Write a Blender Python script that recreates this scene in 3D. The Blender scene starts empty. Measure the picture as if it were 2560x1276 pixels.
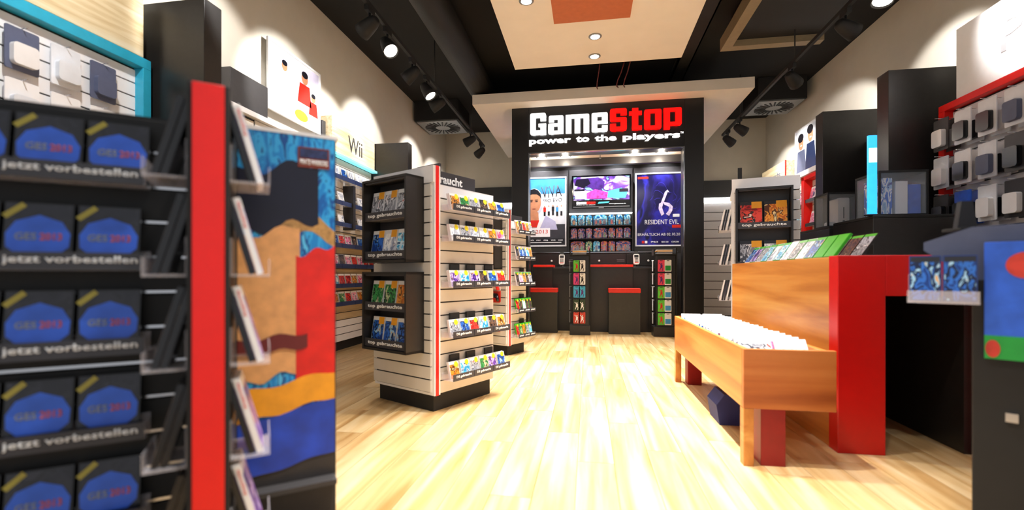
import bpy, bmesh, math, random
from mathutils import Matrix, Vector
random.seed(7)
PI = math.pi
C = bpy.context.scene.collection
SC = bpy.context.scene

# ------------------------------------------------------------------ camera
F_PX, CX, HY = 1150.0, 1280.0, 686.0          # focal length, centre and horizon in photo pixels
TH = math.atan(190 / 1150.0)                   # the camera looks this far left of the room's depth axis
CO, SI = math.cos(TH), math.sin(TH)
cam_d = bpy.data.cameras.new('camera')
cam = bpy.data.objects.new('camera', cam_d); C.objects.link(cam)
cam.location = (0, 0, 1.0); cam.rotation_euler = (PI / 2, 0, TH)
cam_d.sensor_width = 36; cam_d.lens = F_PX / 2560 * 36
cam_d.shift_y = (HY - 638) / 2560
cam_d.clip_start = 0.05
cam_d.dof.use_dof = True; cam_d.dof.focus_distance = 5.5; cam_d.dof.aperture_fstop = 1.1
SC.camera = cam
# ------------------------------------------------------------------ light of the place
SC.view_settings.view_transform = 'Standard'; SC.view_settings.look = 'None'
SC.view_settings.gamma = 1; SC.view_settings.use_curve_mapping = False
SC.view_settings.exposure = 0.5
W = bpy.data.worlds.new('mall_light'); SC.world = W; W.use_nodes = True
W.node_tree.nodes['Background'].inputs[0].default_value = (0.92, 0.95, 1, 1)
W.node_tree.nodes['Background'].inputs[1].default_value = 0.5

def c2r(r, f): return (r * CO - f * SI, r * SI + f * CO)        # camera right/forward metres -> room x, y
def ray(px, py):
    u, v = (px - CX) / F_PX, (HY - py) / F_PX
    return (u * CO - SI, u * SI + CO, v)
def atY(px, py, Y):
    d = ray(px, py); t = Y / d[1]; return (d[0] * t, Y, 1 + d[2] * t)
def atX(px, py, X):
    d = ray(px, py); t = X / d[0]; return (X, d[1] * t, 1 + d[2] * t)
def atZ(px, py, Z):
    d = ray(px, py); t = (Z - 1) / d[2]; return (d[0] * t, d[1] * t, Z)

# ------------------------------------------------------------------ materials
def lin(h):
    h = h.lstrip('#'); o = []
    for i in (0, 2, 4):
        c = int(h[i:i + 2], 16) / 255
        o.append(c / 12.92 if c <= 0.04045 else ((c + 0.055) / 1.055) ** 2.4)
    return (*o, 1)
MATS = {}
def mat(name, hexc, rough=0.5, metal=0.0, var=0.06, scale=18, bump=0.0, spec=0.5, emit=0, trans=0.0, alpha=1.0):
    if name in MATS: return MATS[name]
    m = bpy.data.materials.new(name); m.use_nodes = True; MATS[name] = m
    n, l = m.node_tree.nodes, m.node_tree.links
    b = n['Principled BSDF']; col = lin(hexc)
    tc = n.new('ShaderNodeTexCoord'); no = n.new('ShaderNodeTexNoise')
    no.inputs['Scale'].default_value = scale; no.inputs['Detail'].default_value = 4
    l.new(tc.outputs['Object'], no.inputs['Vector'])
    r = n.new('ShaderNodeValToRGB')
    r.color_ramp.elements[0].position = 0.3; r.color_ramp.elements[1].position = 0.7
    r.color_ramp.elements[0].color = (*[c * (1 - var) for c in col[:3]], 1)
    r.color_ramp.elements[1].color = (*[min(1, c * (1 + var)) for c in col[:3]], 1)
    l.new(no.outputs['Fac'], r.inputs['Fac']); l.new(r.outputs['Color'], b.inputs['Base Color'])
    b.inputs['Roughness'].default_value = rough; b.inputs['Metallic'].default_value = metal
    b.inputs['Specular IOR Level'].default_value = spec
    if bump:
        bp = n.new('ShaderNodeBump'); bp.inputs['Strength'].default_value = bump
        l.new(no.outputs['Fac'], bp.inputs['Height']); l.new(bp.outputs['Normal'], b.inputs['Normal'])
    if emit:
        l.new(r.outputs['Color'], b.inputs['Emission Color']); b.inputs['Emission Strength'].default_value = emit
    if trans: b.inputs['Transmission Weight'].default_value = trans; b.inputs['IOR'].default_value = 1.2
    if alpha < 1: b.inputs['Alpha'].default_value = alpha
    return m
def wood(name, cols, axis=1, rough=0.4, scale=1.0, rand=True):
    if name in MATS: return MATS[name]
    m = bpy.data.materials.new(name); m.use_nodes = True; MATS[name] = m
    n, l = m.node_tree.nodes, m.node_tree.links; b = n['Principled BSDF']
    tc = n.new('ShaderNodeTexCoord'); mp = n.new('ShaderNodeMapping'); no = n.new('ShaderNodeTexNoise')
    s = [14 * scale] * 3; s[axis] = 1.0 * scale; mp.inputs['Scale'].default_value = s
    l.new(tc.outputs['Object'], mp.inputs['Vector'])
    oi = n.new('ShaderNodeObjectInfo'); ad = n.new('ShaderNodeMath'); ad.operation = 'MULTIPLY'; ad.inputs[1].default_value = 37
    l.new(oi.outputs['Random'], ad.inputs[0])
    if rand: l.new(ad.outputs[0], mp.inputs['Location'])
    l.new(mp.outputs['Vector'], no.inputs['Vector'])
    no.inputs['Scale'].default_value = 1.0; no.inputs['Detail'].default_value = 6; no.inputs['Distortion'].default_value = 0.6
    r = n.new('ShaderNodeValToRGB'); e = r.color_ramp.elements
    e[0].position = 0.28; e[0].color = lin(cols[0]); e[1].position = 0.72; e[1].color = lin(cols[2])
    k = e.new(0.5); k.color = lin(cols[1])
    l.new(no.outputs['Fac'], r.inputs['Fac'])
    mx = n.new('ShaderNodeMix'); mx.data_type = 'RGBA'; mx.blend_type = 'MULTIPLY'
    mr = n.new('ShaderNodeMapRange'); mr.inputs[3].default_value = 0.84; mr.inputs[4].default_value = 1.04
    l.new(oi.outputs['Random'], mr.inputs[0])
    mx.inputs['Factor'].default_value = 1
    l.new(r.outputs['Color'], mx.inputs['A']); l.new(mr.outputs[0], mx.inputs['B']); l.new(mx.outputs['Result'], b.inputs['Base Color'])
    b.inputs['Roughness'].default_value = rough
    return m
def cover(name, cols, band=None, scale=2.6, emit=0):
    """printed artwork: blotches of the cover's own inks, a title bar and a format band along the top edge"""
    if name in MATS: return MATS[name]
    m = bpy.data.materials.new(name); m.use_nodes = True; MATS[name] = m
    n, l = m.node_tree.nodes, m.node_tree.links; b = n['Principled BSDF']
    tc = n.new('ShaderNodeTexCoord'); oi = n.new('ShaderNodeObjectInfo')
    sc = n.new('ShaderNodeMath'); sc.operation = 'MULTIPLY'; sc.inputs[1].default_value = 53
    l.new(oi.outputs['Random'], sc.inputs[0])
    ad = n.new('ShaderNodeVectorMath'); ad.operation = 'ADD'
    l.new(tc.outputs['Generated'], ad.inputs[0]); l.new(sc.outputs[0], ad.inputs[1])
    no = n.new('ShaderNodeTexNoise'); no.inputs['Scale'].default_value = scale; no.inputs['Detail'].default_value = 5
    no.inputs['Distortion'].default_value = 1.2
    l.new(ad.outputs[0], no.inputs['Vector'])
    r = n.new('ShaderNodeValToRGB'); r.color_ramp.interpolation = 'CONSTANT' if not emit else 'LINEAR'; e = r.color_ramp.elements
    pos = [0.0, 0.42, 0.5, 0.58, 0.66]
    e[0].position = 0; e[0].color = lin(cols[0]); e[1].position = pos[1]; e[1].color = lin(cols[1])
    for p, c in zip(pos[2:], cols[2:]):
        k = e.new(p); k.color = lin(c)
    l.new(no.outputs['Fac'], r.inputs['Fac']); last = r.outputs['Color']
    if band:
        sx = n.new('ShaderNodeSeparateXYZ'); l.new(tc.outputs['Generated'], sx.inputs[0])
        g = n.new('ShaderNodeMath'); g.operation = 'GREATER_THAN'; g.inputs[1].default_value = 0.88
        l.new(sx.outputs['Z'], g.inputs[0])
        mx = n.new('ShaderNodeMix'); mx.data_type = 'RGBA'
        l.new(g.outputs[0], mx.inputs['Factor']); l.new(last, mx.inputs['A']); mx.inputs['B'].default_value = lin(band)
        last = mx.outputs['Result']
    l.new(last, b.inputs['Base Color']); b.inputs['Roughness'].default_value = 0.28
    if emit: l.new(last, b.inputs['Emission Color']); b.inputs['Emission Strength'].default_value = emit
    return m

WALL = mat('cream_paint', '#d9d2c4', 0.8, var=0.02, scale=6, bump=0.02)
RAFT = mat('white_plasterboard', '#e6ddd2', 0.8, var=0.02, scale=5)
BLACK = mat('matt_black_paint', '#141414', 0.7, var=0.1)
CEIL = mat('black_ceiling_paint', '#0b0b0b', 0.9, var=0.15, scale=3)
LAM = mat('black_ash_laminate', '#232120', 0.34, var=0.12, scale=30)
PORT = mat('portal_black_lacquer', '#1b1b1c', 0.35, var=0.05, scale=8)
GREYP = mat('dark_grey_panel', '#3b393a', 0.45, var=0.06)
GREYB = mat('charcoal_box_laminate', '#3a3a36', 0.5, var=0.06)
WHITE = mat('white_melamine', '#f2f1f3', 0.35, var=0.015)
OFFW = mat('pale_grey_slat', '#dcd6cd', 0.4, var=0.03, scale=9)
GROOVE = mat('slat_groove_black', '#1a1817', 0.6)
TAN = wood('maple_slat', ['#b59b78', '#d0b991', '#dcc8a4'], 0, 0.45)
TANP = wood('maple_sign_board', ['#c6a877', '#e2cfa6', '#efe2c6'], 0, 0.45, 1.6)
RED = mat('signal_red', '#e8140a', 0.4, var=0.03)
REDD = mat('table_red_laminate', '#c80000', 0.38, var=0.03)
REDTOP = mat('red_counter_edge', '#f0301c', 0.35, var=0.03)
CHROME = mat('brushed_chrome', '#c9c9cc', 0.18, 1.0, var=0.03)
STRIP = mat('label_strip_grey', '#38373c', 0.4, var=0.05)
STRIPB = mat('label_strip_blue', '#2c3a66', 0.4, var=0.05)
INKW = mat('white_print', '#f4f4f4', 0.5, var=0.01)
INKK = mat('black_print', '#101014', 0.5)
SIGNW = mat('lit_white_letter', '#ffffff', 0.4, var=0.0, emit=.75)
SIGNR = mat('lit_red_letter', '#ff0a06', 0.4, var=0.0, emit=.7)
YEL = mat('yellow_sticker', '#f4dc22', 0.5, var=0.03)
ORA = mat('orange_sticker', '#f2a81c', 0.5, var=0.05)
ACR = mat('clear_acrylic', '#e9e4ea', 0.08, var=0.0, alpha=0.28)
GLASS = mat('display_glass', '#dfe8ee', 0.03, var=0.0, alpha=0.12)
CASEW = mat('case_white', '#eceaea', 0.3, var=0.02)
CASEK = mat('case_black', '#17171a', 0.25)
CASEG = mat('case_green', '#2fa51c', 0.28, var=0.05)
CASEB = mat('case_clear_blue', '#233a7a', 0.25)
TABLE_LIT = wood('honey_oak_lit', ['#a45c1e', '#c8833a', '#dba256'], 1, 0.36, 0.6)  # oak with the light on the long sides put into its colour
TABLE_SHADE = wood('honey_oak_shaded', ['#964a1c', '#b4642c', '#c87c40'], 0, 0.36, 0.6)  # same oak, darker colour standing in for shade on the end boards
PLANK = wood('light_oak_plank', ['#b58850', '#d4b07a', '#e6cda2'], 1, 0.28, 0.9)
CYAN = mat('cyan_trim', '#2aa6c8', 0.4)
CYANL = mat('cyan_light_strip', '#7fe4ee', 0.4, emit=0.6)
BLUEL = mat('blue_light_strip', '#2aa0e8', 0.4, emit=1.2)
TUBE = mat('white_light_strip', '#fbfdff', 0.4, var=0, emit=3)
LAMP = mat('lamp_lens', '#fff6e6', 0.4, var=0, emit=14)
ORAP = mat('terracotta_panel', '#b9653a', 0.6)
STEEL = mat('vent_steel', '#8d8f90', 0.4, 0.6)
GREYC = mat('slate_blue_grey', '#59607a', 0.5)

COVERS = {
 'red': (['#7a0f12', '#c81f1d', '#e8483a', '#20161a', '#f2d8c8'], '#f0f0f0'),
 'blue': (['#123a86', '#2f6fd0', '#0d1c44', '#9fd0f2', '#e8b060'], '#f0f0f0'),
 'white': (['#f2f2f4', '#ffffff', '#c8ccd8', '#8890a8', '#e8d8d0'], '#e8e8ec'),
 'purple': (['#3a2264', '#7a4ab0', '#d8c0ec', '#20143c', '#e09a4a'], '#f0f0f0'),
 'green': (['#1e6a3a', '#4aa85a', '#143a24', '#d8e8b0', '#a03a2a'], '#f0f0f0'),
 'dark': (['#1a1a20', '#3a3a44', '#7a5a44', '#0c0c10', '#d0b898'], '#2a2a2e'),
 'orange': (['#c8641c', '#f0a03a', '#5a2c14', '#f6dca0', '#2a2a4a'], '#f0f0f0'),
 'cyan': (['#1c8ac0', '#5cc4e8', '#dff2fa', '#0e4a7a', '#f2f2f2'], '#f0f0f0'),
 'pink': (['#c83a7a', '#f08ab0', '#fbe0ea', '#5a2a4a', '#4a7ac0'], '#f0f0f0'),
 'grey': (['#8a8c94', '#b8bac2', '#4a4c56', '#e4e4e8', '#b84a3a'], '#f0f0f0'),
}
CN = list(COVERS)
def cov(c, fam=''):
    band = {'x': '#4fb83a', 'p': '#24242c', '': COVERS[c][1]}[fam]
    return cover('cover_' + c + fam, COVERS[c][0], band)

# ------------------------------------------------------------------ geometry helpers
def link(o, parent=None):
    C.objects.link(o)
    if parent is not None: o.parent = parent
    return o
def thing(name, label, cat, loc=(0, 0, 0), rotz=0.0, group=None, kind=None):
    o = bpy.data.objects.new(name, None); C.objects.link(o); o.empty_display_size = 0.1
    o.location = loc; o.rotation_euler = (0, 0, rotz); o['label'] = label
    if cat: o['category'] = cat
    if group: o['group'] = group
    if kind: o['kind'] = kind
    return o
def tag(o, label, cat, group=None):
    o['label'] = label; o['category'] = cat
    if group: o['group'] = group
    return o
BOXC = {}
def boxmesh(sx, sy, sz, m, bev):
    key = (round(sx, 4), round(sy, 4), round(sz, 4), m.name, round(bev, 4))
    if key in BOXC: return BOXC[key]
    bm = bmesh.new(); bmesh.ops.create_cube(bm, size=1)
    bmesh.ops.scale(bm, vec=(sx, sy, sz), verts=bm.verts)
    if bev: bmesh.ops.bevel(bm, geom=bm.edges[:], offset=bev, segments=2, profile=0.5, affect='EDGES')
    me = bpy.data.meshes.new('box'); bm.to_mesh(me); bm.free(); me.materials.append(m)
    BOXC[key] = me; return me
def bx(name, b, m, parent=None, bev=0.0, xf=None, label=None):
    x0, x1, y0, y1, z0, z1 = b
    x0, x1 = min(x0, x1), max(x0, x1); y0, y1 = min(y0, y1), max(y0, y1); z0, z1 = min(z0, z1), max(z0, z1)
    o = bpy.data.objects.new(name, boxmesh(x1 - x0, y1 - y0, z1 - z0, m, bev)); link(o, parent)
    M = Matrix.Translation(((x0 + x1) / 2, (y0 + y1) / 2, (z0 + z1) / 2))
    o.matrix_local = (xf @ M) if xf is not None else M
    if label: o['label'] = label
    return o
def bxp(name, b, m, parent, bev=0.0): return bx(name, b, m, parent, bev, Matrix.Translation(-parent.location))   # room coordinates under a boxed parent
class MB:
    """collects boxes, prisms, tubes and lathes into one mesh"""
    def __init__(s): s.bm = bmesh.new(); s.mats = []
    def mi(s, m):
        if m not in s.mats: s.mats.append(m)
        return s.mats.index(m)
    def box(s, b, m, bev=0.0, xf=None):
        x0, x1, y0, y1, z0, z1 = b
        r = bmesh.ops.create_cube(s.bm, size=1); v = r['verts']
        bmesh.ops.scale(s.bm, vec=(abs(x1 - x0), abs(y1 - y0), abs(z1 - z0)), verts=v)
        bmesh.ops.translate(s.bm, vec=((x0 + x1) / 2, (y0 + y1) / 2, (z0 + z1) / 2), verts=v)
        if xf is not None: bmesh.ops.transform(s.bm, matrix=xf, verts=v)
        i = s.mi(m)
        for f in {f for q in v for f in q.link_faces}: f.material_index = i
        return s
    def prism(s, pts, y0, y1, m, xf=None):
        """outline in x,z pushed from y0 to y1"""
        a = [s.bm.verts.new((p[0], y0, p[1])) for p in pts]; b = [s.bm.verts.new((p[0], y1, p[1])) for p in pts]
        i = s.mi(m); n = len(pts); fs = [s.bm.faces.new(a), s.bm.faces.new(b[::-1])]
        for k in range(n): fs.append(s.bm.faces.new((a[k], b[k], b[(k + 1) % n], a[(k + 1) % n])))
        for f in fs: f.material_index = i
        if xf is not None: bmesh.ops.transform(s.bm, matrix=xf, verts=a + b)
        return s
    def tube(s, p, q, r, m, seg=10, r2=None):
        p, q = Vector(p), Vector(q); d = q - p
        M = Matrix.Translation((p + q) / 2) @ d.to_track_quat('Z', 'Y').to_matrix().to_4x4()
        g = bmesh.ops.create_cone(s.bm, cap_ends=True, segments=seg, radius1=r, radius2=r if r2 is None else r2, depth=d.length, matrix=M)
        i = s.mi(m)
        for f in {f for v in g['verts'] for f in v.link_faces}: f.material_index = i; f.smooth = len(f.verts) == 4
        return s
    def lathe(s, prof, m, seg=20, xf=None):
        rings = []
        for r, z in prof: rings.append([s.bm.verts.new((r * math.cos(2 * PI * k / seg), r * math.sin(2 * PI * k / seg), z)) for k in range(seg)])
        i = s.mi(m)
        for a, b in zip(rings, rings[1:]):
            for k in range(seg):
                f = s.bm.faces.new((a[k], a[(k + 1) % seg], b[(k + 1) % seg], b[k])); f.material_index = i; f.smooth = True
        f = s.bm.faces.new(rings[0][::-1]); f.material_index = i
        f = s.bm.faces.new(rings[-1]); f.material_index = i
        if xf is not None: bmesh.ops.transform(s.bm, matrix=xf, verts=[v for g in rings for v in g])
        return s
    def mesh(s, name='part'):
        bmesh.ops.recalc_face_normals(s.bm, faces=s.bm.faces[:])
        me = bpy.data.meshes.new(name); s.bm.to_mesh(me); s.bm.free()
        for m in s.mats: me.materials.append(m)
        return me
    def build(s, name, parent=None, xf=None, label=None):
        o = bpy.data.objects.new(name, s.mesh(name)); link(o, parent)
        if xf is not None: o.matrix_local = xf
        if label: o['label'] = label
        return o
def rr(x0, z0, x1, z1, tl=0, tr=0, br=0, bl=0, n=5):
    """rounded rectangle outline in x,z"""
    out = []
    for cx, cz, r, a0 in ((x1 - br, z0 + br, br, -90), (x1 - tr, z1 - tr, tr, 0), (x0 + tl, z1 - tl, tl, 90), (x0 + bl, z0 + bl, bl, 180)):
        if r == 0: out.append((cx, cz)); continue
        for k in range(n + 1):
            a = math.radians(a0 + 90 * k / n); out.append((cx + r * math.cos(a), cz + r * math.sin(a)))
    return out
def ell(cx, cz, rx, rz, n=20, rot=0):
    o = []
    for k in range(n):
        a = 2 * PI * k / n; x, z = rx * math.cos(a), rz * math.sin(a)
        o.append((cx + x * math.cos(rot) - z * math.sin(rot), cz + x * math.sin(rot) + z * math.cos(rot)))
    return o
RX90 = Matrix.Rotation(PI / 2, 4, 'X')
TXT = {}
def textmesh(s, w, h, m, bold=0.02, depth=0.002):
    """lettering fitted into w x h, standing in x,z and facing -y"""
    key = (s, round(w, 4), round(h, 4), m.name, bold, depth)
    if key in TXT: return TXT[key]
    cu = bpy.data.curves.new('t', 'FONT'); cu.body = s; cu.offset = bold; cu.resolution_u = 2; cu.fill_mode = 'FRONT'
    o = bpy.data.objects.new('t', cu); C.objects.link(o)
    bpy.context.view_layer.update()
    me = bpy.data.meshes.new_from_object(o.evaluated_get(bpy.context.evaluated_depsgraph_get()))
    bpy.data.objects.remove(o); bpy.data.curves.remove(cu)
    xs = [v.co.x for v in me.vertices]; ys = [v.co.y for v in me.vertices]
    ax, bx_, ay, by = min(xs), max(xs), min(ys), max(ys)
    for v in me.vertices:
        v.co = Vector(((v.co.x - (ax + bx_) / 2) * w / (bx_ - ax), 0, (v.co.y - (ay + by) / 2) * h / (by - ay)))
    bm = bmesh.new(); bm.from_mesh(me)
    g = bmesh.ops.extrude_face_region(bm, geom=bm.faces[:])
    bmesh.ops.translate(bm, vec=(0, -depth, 0), verts=[q for q in g['geom'] if isinstance(q, bmesh.types.BMVert)])
    bmesh.ops.recalc_face_normals(bm, faces=bm.faces[:]); bm.to_mesh(me); bm.free()
    me.materials.clear(); me.materials.append(m); TXT[key] = me
    return me
def text(s, w, h, m, parent, loc, xf=None, bold=0.02, depth=0.002, name='lettering', tilt=0):
    o = bpy.data.objects.new(name, textmesh(s, w, h, m, bold, depth)); link(o, parent)
    M = Matrix.Translation(loc) @ Matrix.Rotation(tilt, 4, 'Y')
    o.matrix_local = (xf @ M) if xf is not None else M
    return o
def frame(loc, rotz): return Matrix.Translation(loc) @ Matrix.Rotation(rotz, 4, 'Z')
def struct(o): o['kind'] = 'structure'; return o

# ------------------------------------------------------------------ game cases
CK = {}
def case_parts(w, h, d, body, covm, sticker):
    key = (w, h, d, body.name, covm.name, sticker)
    if key in CK: return CK[key]
    b = MB(); b.box((-w / 2, w / 2, -d / 2, d / 2, 0, h), body)
    cme = MB().box((-w / 2 + .004, w / 2 - .004, -d / 2 - .0012, -d / 2, .004, h - .004), covm).mesh('cover')
    st = None
    if sticker == 'yellow':
        st = MB().prism(ell(w * .2, h * .84, w * .2, w * .2, 14), -d / 2 - .0026, -d / 2 - .0012, YEL).mesh('price_sticker')
    elif sticker == 'orange':
        st = MB().box((w * .02, w * .47, -d / 2 - .0026, -d / 2 - .0012, h * .74, h * .99), ORA).mesh('price_sticker')
    CK[key] = (b.mesh('case'), cme, st)
    return CK[key]
def game(M, col, label, group, w=.115, h=.16, d=.014, body=CASEW, fam='', sticker=None, name='game_case', covm=None, cat='game case'):
    me, cme, sme = case_parts(w, h, d, body, covm or cov(col, fam), sticker)
    o = bpy.data.objects.new(name, me); C.objects.link(o); o.matrix_world = M
    tag(o, label, cat, group)
    c = bpy.data.objects.new('cover', cme); link(c, o)
    if sme: link(bpy.data.objects.new('price_sticker', sme), o)
    return o
def T(x, y, z): return Matrix.Translation((x, y, z))
def RXm(a): return Matrix.Rotation(a, 4, 'X')
def RYm(a): return Matrix.Rotation(a, 4, 'Y')
def RZm(a): return Matrix.Rotation(a, 4, 'Z')

# ================================================================== the room
XL, XR, YB, ZC, YF = -3.32, 3.72, 10.5, 4.32, -1.4
floor = struct(bx('floor', (XL - .1, XR + .1, YF, YB + .1, -.1, -.012), mat('screed_grey', '#4a3c2c', 0.8)))
pw, pl = .192, 1.32
rows = int((XR - XL) / pw) + 1
for i in range(rows):
    x0 = XL + i * pw; off = [0, .44, .88, .2, .66][i % 5]
    y = -.6 - off
    while y < YB:
        a, b = max(y, -.9), min(y + pl, YB)
        if b - a > .1: bxp('plank', (x0 + .0012, min(x0 + pw, XR) - .0012, a + .0012, b - .0012, -.012, 0), PLANK, floor)
        y += pl
for nm, b in (('wall_left', (XL - .12, XL, YF, YB, 0, ZC)), ('wall_right', (XR, XR + .12, YF, YB, 0, ZC)), ('wall_back', (XL - .12, XR + .12, YB, YB + .12, 0, ZC))):
    struct(bx(nm, b, WALL))
struct(bx('ceiling', (XL - .12, XR + .12, YF, YB + .12, ZC, ZC + .15), CEIL))
# dark services under the ceiling
def one(name, mb, label, cat, group=None): return tag(mb.build(name), label, cat, group)
DUCT = mat('dark_duct', '#161616', 0.6, var=0.2, scale=4)
one('air_duct', MB().tube((-1.75, -1, 4.08), (-1.75, 10.3, 4.08), .2, DUCT, 20), 'round black air duct under the ceiling beside the left spotlight track', 'duct')
one('cable_tray', MB().box((1.3, 1.5, -1, 10.3, 4.12, 4.16), DUCT).box((1.3, 1.32, -1, 10.3, 4.12, 4.22), DUCT).box((1.48, 1.5, -1, 10.3, 4.12, 4.22), DUCT), 'flat black cable tray running under the ceiling above the right aisle', 'cable tray')
CABR = mat('red_cable', '#5a0c0a', 0.5)
for k, (px, dx) in enumerate(((1497, .02), (1555, .05), (1572, .04))):
    p = atY(px, 170, 6.6)
    mb = MB(); q = (p[0], 6.55, 4.32)
    for j in range(6):
        r = (p[0] + dx * math.sin(j + 1), 6.55 + .1 * (j + 1), 4.32 - (.5 * math.sin((j + 1) / 6 * PI * .55)))
        mb.tube(q, r, .008, CABR, 6); q = r
    one('cable', mb, 'thin dark red cable hanging down from the black ceiling between both white panels', 'cable', 'red cables between the ceiling panels')

# ceiling panels
canopy = tag(bx('ceiling_canopy', (-1.82, 2.38, 7.13, YB, 3.7, 3.86), RAFT, None, .004), 'large white ceiling canopy carried above the black portal', 'ceiling panel')
raft = thing('ceiling_raft', 'white suspended ceiling raft with terracotta inset panel and recessed spots', 'ceiling panel', (.1, 4.0, 3.7))
bx('raft_panel', (-1.05, 1.05, -3.4, 2.0, 0, .12), RAFT, raft, .004)
bx('inset_panel', (-.46, .335, -2.6, .95, -.012, 0), ORAP, raft, 0, None, 'terracotta orange inset panel')
def downlight(name, parent, x, y, z, energy, size=1.5, r=.055, blend=.6, col=(1, .9, .76), label=None):
    o = MB().lathe([(r * 1.35, 0), (r * 1.35, -.006), (r, -.010), (r, -.006)], STEEL, 20).build(name, parent); o.location = (x, y, z)
    if label: o['label'] = label
    MB().lathe([(r * .92, -.007), (r * .92, -.0105)], LAMP, 16).build('lens', o)
    L = bpy.data.lights.new('spot_light', 'SPOT'); L.energy = energy; L.spot_size = size; L.spot_blend = blend; L.shadow_soft_size = .05; L.color = col
    lo = bpy.data.objects.new('spot_light', L); C.objects.link(lo); lo.parent = o; lo.location = (0, 0, -.03)
    return o
for y in (-3.0, -1.8, -.9, -.1, .6, 1.3, 1.78):  # rear pair are real fittings; the rest are added, unseen, to light the floor
    downlight('raft_spot_or_fill', raft, -.02, y, 0, 430, 1.12, blend=.95, col=(1, .97, .92))
for sx in (-.7, .7):
    for y in (-2.4, -.8, .5): downlight('raft_spot_or_fill', raft, sx, y, 0, 45, 1.9, col=(1, .97, .92))  # added side spots, out of view, giving wide weak fill
for sx in (-.9, .9):
    for sy in (-2.8, 1.5): MB().tube((sx, sy, .12), (sx, sy, ZC - 3.7), .006, STEEL, 6).build('hanger_rod', raft)
# open light-edged ceiling frame right of the raft
fr = thing('ceiling_frame', 'beige edged open ceiling frame hanging right of the white raft', 'ceiling frame', (0, 0, 3.98))
a = atZ(1800, 118, 3.98); b = atZ(1990, 98, 3.98)
BEI = mat('beige_edge', '#8a7a5e', 0.6)
bx('edge_board', (a[0], a[0] + .12, 1.2, a[1], -.06, .1), BEI, fr)
bx('edge_board', (a[0] + .12, b[0] + .3, a[1] - .12, a[1], -.06, .1), BEI, fr)
bx('infill_panel', (a[0] + .12, b[0] + .3, 1.2, a[1] - .12, .02, .34), BLACK, fr)

# air conditioning cassettes under the ceiling
def aircon(px0, px1, py, label):
    a = atZ(px0, py, 3.92); w = atZ(px1, py, 3.92)[0] - a[0]
    t = thing('air_conditioner', label, 'air conditioner', (a[0] + w / 2, a[1] + w / 2, 3.92), 0, 'ceiling air conditioners')
    bx('casing', (-w / 2, w / 2, -w / 2, w / 2, 0, .4), BLACK, t, .01)
    bx('grille_plate', (-w * .46, w * .46, -w * .46, w * .46, -.012, 0), STEEL, t)
    for k in range(24):
        an = 2 * PI * k / 24
        bx('vane', (w * .17, w * .40, -.012, .012, -.022, -.012), BLACK, t, 0, RZm(an))
aircon(1036, 1150, 304, 'black ceiling air unit with radial grille above the sign marked Wii')
aircon(1895, 2010, 252, 'black ceiling air unit with radial grille near the laughing couple poster')

# ------------------------------------------------------------------ spotlight tracks
def track(x, y0, y1, heads, side, label):
    t = thing('light_track', label, 'light track', (x, y0, 3.62))
    bx('rail', (-.018, .018, 0, y1 - y0, -.02, .02), BLACK, t)
    for k in range(4):
        yy = (y1 - y0) * (k + .5) / 4
        MB().tube((0, yy, .02), (0, yy, ZC - 3.62), .008, BLACK, 6).build('hanger_rod', t)
    return t
def spot(x, y, aim, energy, label, group, lit=True, size=1.25):
    """a track spotlight: adaptor box, arm, bell shaped head with a lit lens"""
    t = thing('track_spotlight', label, 'spotlight', (x, y, 3.6), 0, group)
    bx('adaptor', (-.022, .022, -.07, .07, -.055, 0), BLACK, t, .004)
    MB().tube((0, 0, -.055), (0, 0, -.14), .012, BLACK, 8).build('arm', t)
    d = (Vector(aim) - Vector((x, y, 3.43))).normalized()
    M = T(0, 0, -.17) @ d.to_track_quat('-Z', 'Y').to_matrix().to_4x4()
    h = MB().lathe([(.03, .10), (.05, .085), (.066, .03), (.078, -.05), (.085, -.115), (.078, -.115), (.06, -.06)], BLACK, 20).build('head', t, M)
    MB().lathe([(.07, -.092), (.07, -.1)], LAMP, 18).build('lens', h)
    L = bpy.data.lights.new('spot_light', 'SPOT'); L.energy = energy; L.spot_size = size; L.spot_blend = .35; L.shadow_soft_size = .05; L.color = (1, .975, .95)
    lo = bpy.data.objects.new('spot_light', L); C.objects.link(lo); lo.parent = h; lo.location = (0, 0, -.13)
    return t
track(-2.1, 1.0, 9.2, 0, -1, 'long black spotlight track along the wall with the Wii sign')
track(2.5, 1.0, 9.2, 0, 1, 'long black spotlight track along the wall with the laughing couple poster')
gl = 'black bell spotlight, track along the Wii wall'
gr = 'black bell spotlight, track along the couple poster wall'
for y, ay, az in ((8.9, 9.6, 2.7), (8.1, 8.3, 2.9), (6.3, 6.4, 2.9), (5.3, 5.4, 2.6), (4.2, 4.6, 2.9), (3.0, 3.4, 2.9), (1.6, 2.0, 2.7)):
    spot(-2.1, y, (XL, ay, az), 75, gl + ', %s' % {8.9: 'at its rear end', 8.1: 'second from its rear end', 6.3: 'by the tall black divider', 5.3: 'over the Wii sign', 4.2: 'over the sports poster', 3.0: 'over the near divider', 1.6: 'over the cyan bay'}[y], 'spotlights on the left track')
for y, ay, az in ((8.85, 9.4, 2.6), (8.2, 8.6, 2.8), (6.2, 7.3, 2.8), (5.0, 5.4, 2.9), (3.8, 4.0, 2.9), (2.4, 2.6, 2.7)):
    spot(2.5, y, (XR, ay, az), 75, gr + ', %s' % {8.85: 'at its rear end', 8.2: 'second from its rear', 6.2: 'third from its rear', 5.0: 'fourth from its rear', 3.8: 'fifth from its rear', 2.4: 'by the entrance'}[y], 'spotlights on the right track')
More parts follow.
